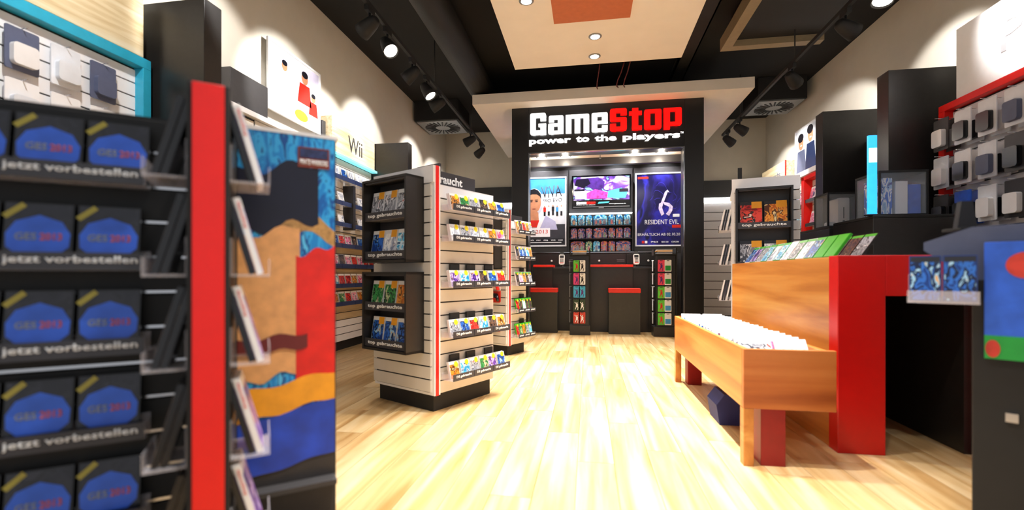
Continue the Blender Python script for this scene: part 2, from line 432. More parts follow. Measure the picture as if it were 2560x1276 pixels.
# spotlights turned onto the gondolas and tables
for y, x, aim, e in ((4.6, -2.1, (-.5, 3.6, 1.0), 70), (5.8, -2.1, (-.6, 5.6, 1.2), 70), (2.2, -2.1, (-.9, 1.5, 1.0), 60), (1.2, -2.1, (-1.4, 1.1, 1.0), 50)):
    spot(x, y, aim, e, gl + ', turned to the aisle', 'left track spotlights turned to the aisle')
for y, x, aim, e in ((3.2, 2.5, (1.5, 3.6, .9), 40), (4.4, 2.5, (2.0, 4.1, 1.2), 40), (1.4, 2.5, (1.6, 2.6, .9), 30)):
    spot(x, y, aim, e, gr + ', turned to the aisle', 'right track spotlights turned to the aisle')

# ================================================================== the portal and the sign
PY = 7.4
xl, xr, xli, xri, zt, zl = -1.225, 1.745, -.955, 1.465, 3.7, 2.965
portal = thing('sign_portal', 'tall black portal over the checkout with lit shop name on its lintel', 'portal', (0, PY, 0))
bx('post', (xl, xli, 0, .3, 0, zt), PORT, portal, .004); bx('post', (xri, xr, 0, .3, 0, zt), PORT, portal, .004)
bx('lintel', (xli, xri, 0, .3, zl, zt), PORT, portal, .004)
bx('edge_trim', (xli, xli + .022, -.012, .012, 0, zl), CHROME, portal); bx('edge_trim', (xri - .022, xri, -.012, .012, 0, zl), CHROME, portal)
bx('edge_trim', (xli + .022, xri - .022, -.012, .012, zl - .02, zl), CHROME, portal)
def R4(x0, z0, x1, z1, c=''):
    r = min(x1 - x0, z1 - z0) * .5
    g = .17
    return rr(x0, z0, x1, z1, *[(min(g, r) if k in c else 0) for k in '1234'])     # 1 tl 2 tr 3 br 4 bl
LET = {
 'G': (.80, [(0, 0, .28, 1, '14'), (0, .80, .80, 1, '12'), (.52, .64, .80, 1, '2'), (0, 0, .80, .20, '4'), (.52, 0, .80, .50, ''), (.42, .37, .80, .50, '')]),
 'a': (.76, [(.48, 0, .76, .84, '2'), (.03, .68, .76, .84, '12'), (.03, .56, .29, .84, '1'), (0, 0, .28, .48, '14'), (0, 0, .5, .14, '4'), (0, .36, .5, .48, '1')]),
 'm': (1.16, [(0, 0, .28, .84, ''), (.44, 0, .72, .84, ''), (.88, 0, 1.16, .84, '2'), (0, .69, 1.16, .84, '2')]),
 'e': (.78, [(0, 0, .28, .86, '14'), (0, .71, .78, .86, '12'), (.50, .38, .78, .86, '2'), (.2, .38, .78, .49, ''), (0, 0, .78, .15, '34'), (.50, 0, .78, .27, '3')]),
 'S': (.80, [(0, .82, .80, 1, '12'), (0, .46, .29, 1, '14'), (0, .43, .80, .60, '24'), (.51, 0, .80, .58, '23'), (0, 0, .80, .18, '34'), (.51, .70, .80, 1, '2'), (0, 0, .29, .32, '4')]),
 't': (.60, [(.14, 0, .43, .98, ''), (0, .68, .60, .84, ''), (.14, 0, .60, .18, '4')]),
 'o': (.80, [(0, 0, .28, .88, '14'), (.52, 0, .80, .88, '23'), (0, .73, .80, .88, '12'), (0, 0, .80, .15, '34')]),
 'p': (.82, [(0, -.04, .28, .90, ''), (0, .75, .82, .90, '2'), (.54, .12, .82, .90, '23'), (.2, .12, .82, .27, '3')]),
}
def logo(parent, x0, x1, z0, h, y, mw, mr, depth):
    tot = sum(LET[c][0] for c in 'GameStop') + .115 * 7; s = (x1 - x0) / tot; x = x0
    for i, c in enumerate('GameStop'):
        w, bars = LET[c]; mb = MB()
        for q, (a, b, c2, d, cr) in enumerate(bars):
            mb.prism([(px * s, pz * h) for px, pz in R4(a, b, c2, d, cr)], -depth - q * .0001, 0, mw if i < 4 else mr)
        o = mb.build('letter', parent); o.location = (x, y, z0)
        x += (w + .115) * s
A = atY(1326, 340, PY); B = atY(1703, 318, PY)
logo(portal, A[0], B[0], 3.245, .345, 0, SIGNW, SIGNR, .045)
a = atY(1325, 366, PY); b = atY(1697, 336, PY)
for wd, p0, p1, lo, hi in (('power', 1323, 1427.5, -.03, .072), ('to', 1440, 1473.5, 0, .095), ('the', 1486.5, 1541.5, 0, .098), ('players', 1556.5, 1700, -.03, .098)):
    xa_, xb_ = atY(p0, 350, PY)[0], atY(p1, 350, PY)[0]
    text(wd, xb_ - xa_, hi - lo, SIGNW, portal, ((xa_ + xb_) / 2, 0, 3.10 + (hi + lo) / 2), bold=.035, depth=.02, name='tagline_word')
text('TM', .045, .03, SIGNW, portal, (b[0] + .045, 0, 3.18), depth=.004)

# niche behind the portal
NB = 9.3
soff = struct(bx('trim_1', (-1.26, 1.78, PY + .3, 7.95, zl + .02, zl + .10), RAFT))
struct(bx('trim_2', (-1.26, 1.78, 7.95, 8.05, zl - .10, zl + .12), GREYP))
nwall = struct(bx('wall_niche', (-1.47, 1.97, NB, NB + .1, 0, 3.69), BLACK))
for k, (p0, p1) in enumerate(((1290, 1420), (1423, 1581), (1585, 1722))):
    bxp('wall_panel', (atY(p0, 500, NB)[0], atY(p1, 500, NB)[0], NB - .025, NB, 0, 3.08), GREYP, nwall, .003)
for i, s_ in enumerate((-1.47, 1.93)): struct(bx('wall_niche_side_%d' % (i + 1), (s_, s_ + .04, 9.0, NB, 0, 3.69), BLACK))
for px, py in ((1352, 388), (1412, 385), (1590, 378), (1658, 374)):
    p = atZ(px, py, zl + .02)
    d = thing('recessed_light', 'round recessed downlight in the cream soffit behind the portal', 'ceiling light', (p[0], max(p[1], 7.78), zl + .02), 0, 'downlights in the portal soffit')
    downlight('fitting', d, 0, 0, 0, 35, 2.0, .07)
    L = bpy.data.lights.new('soffit_fill', 'POINT'); L.energy = 5; L.shadow_soft_size = .03; L.color = (1, .9, .76)  # extra point light added below each fitting to brighten the soffit
    lo = bpy.data.objects.new('soffit_fill', L); C.objects.link(lo); lo.parent = d; lo.location = (0, 0, -.09)
p = atZ(1501, 381, zl + .02)
one('sprinkler', MB().tube((p[0], 7.8, zl + .02), (p[0], 7.8, zl - .03), .008, STEEL, 8).lathe([(.02, -.004), (.02, 0)], STEEL, 12, T(p[0], 7.8, zl - .035)), 'small sprinkler head in the cream soffit behind the portal', 'sprinkler')
# lights behind the drop beam that graze the poster wall
for px in (1352, 1447, 1545, 1650):
    p = atY(px, 420, NB)
    d = thing('recessed_light', 'hidden wall washer above the posters behind the drop beam', 'ceiling light', (p[0], 8.95, 3.5), 0, 'wall washers above the posters')
    downlight('fitting', d, 0, 0, 0, 110, 1.9, .06, col=(.95, .95, 1))
    bx('bracket', (-.02, .02, -.02, .02, 0, .2), BLACK, d)

# ---- posters in the niche
def panelpos(p0, p1, y0, y1, Y):
    pm = ((p0 + p1) / 2, (y0 + y1) / 2); a = atY(p0, pm[1], Y); b = atY(p1, pm[1], Y)
    return a[0], b[0], atY(pm[0], y1, Y)[2], atY(pm[0], y0, Y)[2]
def shape(parent, pts, m, y, d=.0012, name='print_shape'): return MB().prism(pts, y - d, y, m).build(name, parent)
PSKY = mat('print_sky_blue', '#3f8fd8', .35, var=.35, scale=4)
PPALE = mat('print_pale_grey', '#dfe3ea', .35, var=.12, scale=5)
PDARK = mat('print_dark', '#15151d', .35)
PSKIN = mat('print_skin', '#c88a66', .35, var=.15, scale=9)
PREDI = mat('print_red', '#d42a1c', .35)
PWHITE = mat('print_white', '#f4f4f6', .35, var=.02)
PGRAPH = mat('print_graphite', '#33343c', .35, var=.2, scale=5)
PNAVY = cover('print_navy_smoke', ['#0d0b2a', '#15123c', '#221c66', '#2c2a98', '#12103a'], None, 1.6)
PNAVY.node_tree.nodes['Color Ramp'].color_ramp.interpolation = 'EASE'
PLIL = mat('print_lilac', '#d8c8e8', .35, var=.3, scale=30)
def poster(name, label, w, h, bgm, loc, rotz=0, group=None, framem=WHITE):
    t = thing(name, label, 'poster', loc, rotz, group)
    bx('poster_sheet', (-w / 2 + .02, w / 2 - .02, -.012, 0, -h / 2 + .02, h / 2 - .02), bgm, t)
    for b in ((-w / 2, w / 2, -.022, 0, h / 2 - .025, h / 2), (-w / 2, w / 2, -.022, 0, -h / 2, -h / 2 + .025), (-w / 2, -w / 2 + .025, -.022, 0, -h / 2 + .025, h / 2 - .025), (w / 2 - .025, w / 2, -.022, 0, -h / 2 + .025, h / 2 - .025)):
        bx('frame_bar', b, framem, t)
    return t
YP = NB - .026
x0, x1, z0, z1 = panelpos(1294, 1416, 444, 617, YP)
w, h = x1 - x0, z1 - z0
P = poster('sports_game_poster', 'framed football game poster with hooded man and handwritten title', w, h, PPALE, ((x0 + x1) / 2, YP, (z0 + z1) / 2))
shape(P, rr(-w / 2 + .025, h * .26, w / 2 - .025, h / 2 - .025), PSKY, -.012, .001)
shape(P, rr(-w / 2 + .025, -h / 2 + .025, w / 2 - .025, -h * .18), PGRAPH, -.012, .001)
shape(P, [(-w * .42, -h * .26), (w * .32, -h * .26), (w * .28, -h * .14), (w * .05, -h * .03), (-w * .02, h * .1), (-w * .42, h * .1)], PWHITE, -.013, name='jacket_print')
shape(P, [(-w * .05, -h * .26), (w * .32, -h * .26), (w * .28, -h * .14), (w * .08, -h * .05)], mat('print_lavender', '#b4b4d4', .35), -.0142, name='jacket_shade_print')
shape(P, ell(-w * .155, h * .14, w * .185, h * .20, 24), mat('print_hood_grey', '#c9cad6', .35), -.0146, name='hood_print')
shape(P, ell(-w * .16, h * .14, w * .145, h * .155, 24), PSKIN, -.016, name='face_print')
shape(P, [(-w * .31, h * .2), (-w * .29, h * .27), (-w * .22, h * .325), (-w * .15, h * .335), (-w * .08, h * .315), (-w * .02, h * .26), (-w * .01, h * .18), (-w * .04, h * .225), (-w * .1, h * .255), (-w * .2, h * .258), (-w * .27, h * .23)], PDARK, -.0174, name='hair_print')
for s in (-1, 1):
    shape(P, ell(-w * .16 + s * w * .055, h * .15, w * .032, h * .008, 12), PDARK, -.0174, name='eye_print')
    shape(P, ell(-w * .16 + s * w * .055, h * .172, w * .04, h * .006, 12), PDARK, -.0174, name='brow_print')
shape(P, ell(-w * .155, h * .045, w * .04, h * .007, 12), mat('print_lip', '#8a3a34', .35), -.0174, name='mouth_print')
shape(P, [(-w * .26, -h * .12), (-w * .05, -h * .12), (-w * .1, -h * .22), (-w * .2, -h * .22)], PREDI, -.0174, name='collar_print')
shape(P, [(-w * .24, -h * .0), (-w * .07, -h * .0), (-w * .06, -h * .12), (-w * .25, -h * .12)], PSKIN, -.0152, name='neck_print')
for k in range(5):
    fx = w * (.06 + k * .085); fz = h * (-.0 + .006 * (k % 3))
    shape(P, ell(fx, fz + h * .075, w * .014, h * .012, 10), PSKIN, -.0142, name='small_player_print')
    shape(P, rr(fx - w * .026, fz, fx + w * .026, fz + h * .063), [PREDI, PWHITE, PDARK, PSKY, PWHITE][k], -.0142, name='small_player_print')
    shape(P, rr(fx - w * .02, fz - h * .06, fx + w * .02, fz), PDARK, -.0142, name='small_player_print')
text('ViVA', w * .40, h * .17, INKK, P, (w * .20, -.014, h * .29), bold=-.005, depth=.001, tilt=-.1)
text('PRO EVO', w * .40, h * .05, INKK, P, (w * .21, -.014, h * .165), bold=-.01, depth=.001, tilt=-.05)
shape(P, rr(-w * .47, -h * .36, w * .17, -h * .235), PWHITE, -.0146, .002, name='title_plate')
text('PES', w * .25, h * .05, INKK, P, (-w * .27, -.0168, -h * .285), bold=.03, depth=.001)
text('2013', w * .25, h * .05, PREDI, P, (w * .0, -.0168, -h * .285), bold=.0, depth=.001)
shape(P, rr(-w * .45, -h * .465, w * .46, -h * .385), PDARK, -.0146, .001)
for k, s in enumerate(('XBOX', 'PS3', 'PSP', 'PS2', 'Wii', '3DS')): text(s, w * .09, h * .014, INKW, P, (-w * .36 + k * w * .148, -.0158, -h * .41), depth=.0006)
shape(P, rr(-w * .43, -h * .447, w * .40, -h * .437), PWHITE, -.0158, .0006)
x0, x1, z0, z1 = panelpos(1588, 1716, 432, 616, YP)
w, h = x1 - x0, z1 - z0
P = poster('horror_game_poster', 'framed dark violet game poster with a pale figure-six emblem', w, h, PNAVY, ((x0 + x1) / 2, YP, (z0 + z1) / 2))
ex, ez = w * .10, h * .05      # emblem: a jagged six
mb = MB()
mb.prism([(ex - .02, ez + .26), (ex + .03, ez + .31), (ex + .07, ez + .25), (ex + .035, ez + .262), (ex - .04, ez + .06), (ex - .11, ez + .0)], -.0145, -.012, PLIL)
mb.prism([(ex - .125, ez + .04), (ex - .04, ez + .08), (ex - .07, ez - .04), (ex - .03, ez - .16), (ex - .08, ez - .2), (ex - .135, ez - .06)], -.0148, -.012, PLIL)
mb.prism([(ex - .05, ez + .07), (ex + .06, ez + .05), (ex + .13, ez - .02), (ex + .07, ez - .03), (ex - .03, ez + .02)], -.0146, -.012, PLIL)
mb.prism([(ex + .13, ez - .02), (ex + .12, ez - .1), (ex + .06, ez - .2), (ex + .0, ez - .16), (ex + .05, ez - .1), (ex + .06, ez - .03)], -.0147, -.012, PLIL)
mb.build('six_emblem_print', P)
VIO = mat('print_violet_thread', '#4a3ec0', .35)
for k in range(7):
    an = k * .9; mb = MB(); q = None
    for j in range(9):
        rr_ = .16 + .03 * j + .05 * math.sin(k * 2 + j); aa = an + j * .16
        r = (ex + rr_ * .8 * math.cos(aa), ez + .08 + rr_ * math.sin(aa))
        if q: mb.prism([(q[0], q[1]), (q[0], q[1] + .006), (r[0], r[1] + .006), (r[0], r[1])], -.0134, -.012, VIO)
        q = r
    mb.build('thread_print', P)
text('RESIDENT EVIL', w * .66, h * .062, INKW, P, (w * .02, -.013, -h * .17), bold=.0, depth=.001)
text('ERHÄLTLICH AB 02.10.2012', w * .90, h * .045, INKW, P, (0, -.013, -h * .335), bold=.0, depth=.001)
for x_, z_, wd, tl in ((.30, -.085, .13, -.06), (.33, -.232, .22, -.08)):
    shape(P, rr(w * x_ - w * wd / 2, h * z_ - h * .02, w * x_ + w * wd / 2, h * z_ + h * .02, .008, .008, .008, .008), PWHITE if wd < .2 else PREDI, -.013, .001, 'badge_print')
shape(P, rr(-w * .45, h * .42, -w * .24, h * .45, .01, .01, .01, .01), PREDI, -.013, .001, 'badge_print')
shape(P, rr(-w * .37, -h * .46, -w * .32, -h * .425), PREDI, -.013, .001, 'rating_print'); shape(P, rr(-w * .31, -h * .46, -w * .26, -h * .425), PWHITE, -.013, .001, 'rating_print')
for k, s in enumerate(('PS3', 'XBOX 360', 'CAPCOM')): text(s, w * .14, h * .02, INKW, P, (-w * .12 + k * w * .2, -.013, -h * .442), depth=.0008)

# ---- television
x0, x1, z0, z1 = panelpos(1430, 1577, 440, 524, NB - .03)
w, h = x1 - x0, z1 - z0
tv = thing('television', 'flat black television showing a violet game advert above the figure packs', 'television', ((x0 + x1) / 2, NB - .10, (z0 + z1) / 2))
bx('casing', (-w / 2, w / 2, -.03, .045, -h / 2, h / 2), mat('gloss_black', '#08080a', .12), tv, .006)
bx('wall_bracket', (-.2, .2, .045, .073, -.15, .15), BLACK, tv)
scr = cover('screen_advert', ['#f4f4fa', '#ece8f6', '#6a3fa0', '#2c1850', '#8fd8e6'], None, 2.0, .9)
sb = -h / 2 + .06
bx('screen', (-w / 2 + .035, w / 2 - .035, -.033, -.03, sb + h * .17, h / 2 - .035), scr, tv)
SD = mat('screen_black', '#050507', .2, emit=.02)
bx('screen_banner', (-w / 2 + .035, w / 2 - .035, -.033, -.03, sb, sb + h * .17), SD, tv)
EW = mat('screen_white', '#ffffff', .3, var=0, emit=1.0); ER = mat('screen_red', '#ff2018', .3, var=0, emit=1.0); EC = mat('screen_cyan', '#46c8dc', .3, var=0, emit=1.0)
EV = mat('screen_violet', '#3c2066', .3, var=.4, scale=12, emit=.8); EM = mat('screen_magenta', '#b83a94', .3, var=.5, scale=20, emit=.9); EK = mat('screen_ink', '#120a20', .3, emit=.3)
shape(tv, [(-w * .46, h * .40), (-w * .05, h * .43), (w * .06, h * .3), (w * .04, h * .12), (-w * .05, h * .04), (-w * .25, h * .16), (-w * .46, h * .2)], EV, -.033, .001, 'screen_image')
shape(tv, [(-w * .42, h * .38), (-w * .22, h * .40), (-w * .18, h * .25), (-w * .3, h * .12), (-w * .45, h * .2)], EK, -.0342, .001, 'screen_image')
shape(tv, [(-w * .44, -h * .18), (-w * .1, h * .08), (w * .18, -h * .05), (w * .2, -h * .2), (-w * .44, -h * .2)], EM, -.0342, .001, 'screen_image')
shape(tv, [(w * .12, h * .02), (w * .34, h * .1), (w * .44, -h * .02), (w * .4, -h * .2), (w * .1, -h * .18)], EC, -.0354, .001, 'screen_image')
shape(tv, rr(w * .3, -h * .02, w * .45, h * .08), EK, -.0366, .001, 'screen_image'); shape(tv, rr(-w * .44, -h * .2, -w * .25, h * .0), EW, -.0366, .001, 'screen_image')
shape(tv, rr(-w * .46, h * .03, -w * .28, h * .09), EK, -.0366, .001, 'screen_image')
lg = bpy.data.objects.new('screen_logo', None); link(lg, tv); lg.location = (0, -.034, 0)
logo(lg, -w * .42, -w * .1, sb + h * .055, h * .075, 0, EW, ER, .001)
text('power to the players', w * .32, h * .018, EW, tv, (-w * .26, -.034, sb + h * .03), depth=.0006)
shape(tv, [(-w * .06, sb + h * .06), (w * .12, sb + h * .08), (w * .14, sb + h * .12), (-w * .04, sb + h * .11)], EC, -.034, .001, 'screen_image')
text('www.gamestop.de', w * .28, h * .028, EW, tv, (w * .27, -.034, sb + h * .05), depth=.0006)
bx('bottom_bar', (-w / 2 + .03, w / 2 - .03, -.036, -.03, -h / 2 + .035, -h / 2 + .047), STEEL, tv); bx('maker_badge', (-.05, .05, -.034, -.03, -h / 2 + .014, -h / 2 + .026), STEEL, tv)

# ---- wall shelf with figure packs
x0, x1, z0, z1 = panelpos(1422, 1581, 534, 634, NB - .1); z0 = max(z0, 1.428)
w = x1 - x0
sh = thing('figure_pack_shelf', 'black wall shelf of three tiers under the television', 'shelf', ((x0 + x1) / 2, NB - .026, z0))
bx('back_board', (-w / 2, w / 2, -.015, 0, 0, z1 - z0), BLACK, sh)
for s in (-1, 1): bx('side_board', (s * w / 2 - .01, s * w / 2 + .01, -.16, 0, 0, z1 - z0), BLACK, sh)
bx('top_light', (-w / 2 + .01, w / 2 - .01, -.17, -.02, z1 - z0 - .012, z1 - z0), TUBE, sh)
tier = (z1 - z0) / 3
for k in range(3): bx('shelf_board', (-w / 2 + .01, w / 2 - .01, -.16, -.015, tier * k, tier * k + .018), BLACK, sh)
for s in (-1, 1):
    for k in (0, 2): one('stud', MB().tube((sh.location.x + s * (w / 2 - .05), NB - .06, z0 + tier * k + .2), (sh.location.x + s * (w / 2 - .05), NB - .10, z0 + tier * k + .2), .018, CASEW, 12), 'round white lamp stud at the edge of the figure shelf', 'stud', 'white studs of the figure shelf') if False else None
packs = {2: [('small', 'cyan')] * 3 + [('large', 'cyan')] + [('small', 'cyan')] * 3, 1: [('small', 'blue')] * 3 + [('large', 'blue')] + [('small', 'blue')] * 3, 0: [('large', 'dark')] + [('small', 'green'), ('small', 'cyan'), ('small', 'orange'), ('small', 'orange')] + [('large', 'blue')]}
FP = {'cyan': ['#0f4f9a', '#1f9ad8', '#7fdcf0', '#e8f6fa', '#12305a'], 'blue': ['#0c1c4a', '#2a4ea8', '#c86a2a', '#8fb8e8', '#0a0e20'], 'dark': ['#141a34', '#c8641e', '#2a4a98', '#e8b880', '#0a0c18'], 'green': ['#143a4a', '#2a8a7a', '#c8e0a0', '#1a2a5a', '#e8e8e8'], 'orange': ['#c83a1e', '#1f4a98', '#e89a3a', '#101a3a', '#f0f0f0']}
tn = {0: 'bottom', 1: 'middle', 2: 'top'}
for k, lst in packs.items():
    tot = sum(.125 if s == 'small' else .27 for s, _ in lst); gap = (w - .08 - tot) / (len(lst) - 1); x = -w / 2 + .04
    for s, c in lst:
        pw_ = .125 if s == 'small' else .27; ph = tier * .80
        t = thing('figure_pack', '%s %s blister pack of toy figures on the %s tier under the television' % (s, {'cyan': 'cyan', 'blue': 'deep blue', 'dark': 'blue and orange', 'green': 'teal', 'orange': 'orange'}[c], tn[k]), 'toy pack', (sh.location.x + x + pw_ / 2, NB - .026 - .10, z0 + tier * k + .018), 0, 'figure packs on the %s tier' % tn[k])
        cm = cover('pack_' + c, FP[c], None, 3.2)
        top = [(-pw_ / 2, 0), (pw_ / 2, 0), (pw_ / 2, ph * .86), (pw_ * .28, ph), (-pw_ * .28, ph), (-pw_ / 2, ph * .86)]
        MB().prism(top, 0, .008, cm).build('backing_card', t)
        n = 1 if s == 'small' else 3
        for j in range(n):
            cxp = 0 if n == 1 else (j - 1) * pw_ * .3
            MB().prism(rr(cxp - .035, .015, cxp + .035, ph * .6, .03, .03, .01, .01), -.035, 0, ACR).build('blister', t)
            fg = [RED, CYAN, ORA, CASEG, GREYC][random.randrange(5)]
            MB().lathe([(.022, 0), (.024, .008), (.012, .014), (.018, .035), (.02, .05), (.009, .06), (.015, .07), (.012, .09), (.002, .095)], fg, 10, T(cxp, -.017, .02) @ Matrix.Scale(.8, 4)).build('toy_figure', t)
        x += pw_ + gap

# ---- back cabinet with drawers
bc = thing('back_cabinet', 'long dark back cabinet with drawers under the posters', 'cabinet', (0, 8.93, 0))
bx('carcass', (-1.1, 1.63, .02, .33, 0, 1.40), LAM, bc)
bx('worktop', (-1.12, 1.64, -.01, .33, 1.40, 1.425), LAM, bc, .004); bx('worktop_edge', (-1.12, 1.64, -.016, -.01, 1.412, 1.424), CHROME, bc)
for k in range(3):
    xa = -1.09 + k * .905
    d = bx('drawer', (xa, xa + .89, 0, .02, 1.16, 1.39), LAM, bc, .003)
    kn = MB().lathe([(.016, 0), (.02, .012), (.014, .02)], CASEW, 14, RXm(PI / 2)).build('knob', d); kn.location = (-.05, -.01, -.02)
    bx('door', (xa, xa + .89, 0, .02, .1, 1.15), LAM, bc, .003)
    bx('vent_slot', (.28, .42, -.014, -.010, -.03, -.022), STEEL, d); bx('vent_slot', (.28, .42, -.014, -.010, .0, .008), STEEL, d)

# ---- checkout counter
CYF = 8.12
ck = thing('checkout_counter', 'long black checkout counter with raised red topped modules', 'counter', (0, CYF, 0))
bx('body', (-.95, 1.46, .06, .5, .0, 1.09), LAM, ck); bx('worktop', (-.95, 1.46, .04, .52, 1.09, 1.115), LAM, ck, .004)
for p0, p1 in ((1300, 1382), (1476, 1582), (1690, 1730)):
    a, b = atY(p0, 664, CYF)[0], atY(p1, 664, CYF)[0]; a, b = max(a, -.95), min(b, 1.46)
    m = bx('raised_module', (a, b, -.02, .48, .0, 1.125), LAM, ck, .003)
    bx('red_cap', (a - .006, b + .006, -.028, .48, 1.125, 1.165), REDTOP, ck, .004)
for k, px in enumerate((1382, 1475, 1583, 1622)):
    a = atY(px, 700, CYF)[0]; bx('joint_strip', (a - .003, a + .003, .055, .06, .02, 1.08), BLACK, ck)
def terminal(px, label):
    p = atY(px, 660, CYF + .06)
    t = thing('card_terminal', label, 'card terminal', (p[0], CYF + .12, 1.115), 0, 'payment terminals on the counter')
    MB().lathe([(.06, 0), (.06, .012), (.02, .02), (.016, .05)], BLACK, 16).build('stand', t)
    M = T(0, -.02, .05) @ RXm(-.35)
    b = MB().prism(rr(-.05, 0, .05, .19, .02, .02, .035, .035), -.02, .02, CASEW, M).build('housing', t)
    MB().prism(rr(-.036, .125, .036, .175, .005, .005, .005, .005), -.022, -.02, PDARK, M).build('display', t)
    for r in range(4):
        for c in range(3): MB().box((-.03 + c * .022, -.014 + c * .022, -.023, -.02, .025 + r * .024, .04 + r * .024), PDARK if r else PREDI, 0, M).build('key', t)
    MB().box((-.03, .03, -.012, .02, .18, .25), BLACK, 0, M).build('printer_hood', t)
terminal(1404, 'white handheld card terminal beside the gift card rack with green top card')
terminal(1592, 'white handheld card terminal beside the gift card rack with pink cards')
def lowbox(p0, p1, label, Y):
    a, b = atY(p0, 760, Y)[0], atY(p1, 760, Y)[0]
    t = thing('bag_rest', label, 'box stand', ((a + b) / 2, Y, 0)); w = b - a
    bx('body', (-w / 2, w / 2, 0, .2, 0, .69), GREYB, t, .003); bx('red_top', (-w / 2 - .006, w / 2 + .006, -.008, .2, .69, .762), REDTOP, t, .006)
lowbox(1304, 1393, 'charcoal bag rest with thick red top beside the smaller gondola', 7.84)
lowbox(1522, 1601, 'charcoal bag rest with thick red top between two gift card racks', 7.84)

# ---- gift card racks
def card_rack(px0, px1, rowsdef, label, which):
    Y = 7.62; a, b = atY(px0, 760, Y)[0], atY(px1, 760, Y)[0]; w = b - a; cx = (a + b) / 2
    t = thing('gift_card_rack', label, 'card rack', (cx, Y, 0))
    bx('tower', (-w / 2 + .05, w / 2 - .02, .03, .2, .1, 1.30), LAM, t, .003); bx('base', (-w / 2, w / 2, 0, .26, 0, .16), LAM, t, .004)
    bx('side_board', (w / 2 - .02, w / 2, .0, .22, .16, 1.42), BLACK, t); bx('tray', (-w / 2, w / 2 - .02, -.01, .22, 1.30, 1.325), BLACK, t)
    bx('tray_lip', (-w / 2, -w / 2 + .015, -.01, .22, 1.325, 1.40), BLACK, t)
    for k in range(6):
        m = bx('magazine', (cx - w * .36 + .004 * (k % 3), cx + w * .30 + .004 * (k % 2), Y + .005, Y + .2, 1.3265 + k * .0125, 1.3265 + k * .0125 + .0115), [PWHITE, GREYC, PPALE, ORA, PWHITE, STEEL][k])
        tag(m, 'magazine in the pile on top of the gift card rack %s' % which, 'magazine', 'magazines on the rack %s' % which)
    for r, pair in enumerate(rowsdef):
        zt_ = 1.215 - r * .212
        for c, (nm, bg, blob) in enumerate(pair):
            x = -w / 2 + .115 + c * (w - .2) / 1.55
            MB().tube((x, .03, zt_ + .003), (x, -.03, zt_ + .003), .003, CHROME, 6).build('hook', t)
            g = thing('gift_card', '%s hanging gift card on the rack %s' % (nm, which), 'gift card', (cx + x, Y - .012, zt_), 0, 'gift cards on the rack %s' % which)
            cw, ch = .052, .175
            MB().prism(rr(-cw, -ch, cw, .012, .012, .012, .01, .01), -.0015, .0015, bg).build('card', g)
            mb = MB(); z = -ch * .55
            if blob is not None:
                if bg is PWHITE and blob is not INKK: mb.box((-cw * .8, cw * .8, -.0026, -.0015, -ch * .9, -ch * .45), blob)
                else:
                    mb.prism(ell(.006, z + .045, .011, .012, 10), -.0026, -.0015, blob); mb.prism([(-.014, z - .02), (.018, z - .025), (.022, z + .03), (-.01, z + .03)], -.0026, -.0015, blob)
                    mb.prism([(-.014, z - .02), (-.03, z - .06), (-.02, z - .062), (.0, z - .02)], -.0026, -.0015, blob); mb.prism([(.018, z - .024), (.012, z - .066), (.022, z - .066), (.028, z - .02)], -.0026, -.0015, blob)
                    mb.prism([(-.01, z + .03), (-.036, z + .058), (-.03, z + .064), (.0, z + .035)], -.0026, -.0015, blob)
                mb.build('printed_motif', g)
            MB().box((-.02, .02, -.0026, -.0015, -.005, .004), INKK).build('hang_slot', g)
    for r in range(5):
        zt_ = 1.215 - r * .212
        MB().tube((-w / 2 + .06, .11, zt_ + .003), (-w / 2 - .02, .11, zt_ + .003), .003, CHROME, 6).build('hook', t)
        g = thing('gift_card', 'pale gift card on a side hook of the rack %s' % which, 'gift card', (cx - w / 2 + .0, Y + .11, zt_), -PI / 2, 'side hook cards of the rack %s' % which)
        MB().prism(rr(-.05, -.17, .05, .012, .012, .012, .01, .01), -.0015, .0015, PPALE).build('card', g)
CG = mat('card_green', '#63d13a', .4); CP = mat('card_pink', '#e8458c', .4); CR = mat('card_rose', '#ee4566', .4); CB = mat('card_cyan', '#3cb4e6', .4); CRED = mat('card_red', '#c63a2a', .4, var=.3); CDG = mat('card_black_green', '#20381c', .4, var=.6, scale=25)
MP = mat('motif_purple', '#5a1f7a', .4); MR = mat('motif_red', '#d4221c', .4); MG = mat('motif_green', '#1f9a3c', .4); MBL = mat('motif_blue', '#3f9fe0', .4)
card_rack(1424, 1476, [[('green red-figure', CG, MR), ('white dotted', PWHITE, INKK)], [('pink purple-figure', CP, MP), ('white dark-figure', PWHITE, INKK)], [('cyan purple-figure', CB, MP)] * 2, [('black and green', CDG, PWHITE)] * 2, [('red', CRED, PWHITE)] * 2],
          'black gift card rack with a green card at top left', 'with cyan cards')
card_rack(1634, 1693, [[('rose dark-figure', CR, MP), ('white green-block', PWHITE, MG)], [('rose dark-figure', CR, MP), ('white green-block', PWHITE, MG)], [('green red-figure', CG, MR), ('white blue-block', PWHITE, MBL)], [('green red-figure', CG, MR), ('white blue-block', PWHITE, MBL)], [('green red-figure', CG, MR), ('white blue-block', PWHITE, MBL)]],
          'black gift card rack with rose cards beside the right portal post', 'with rose cards')

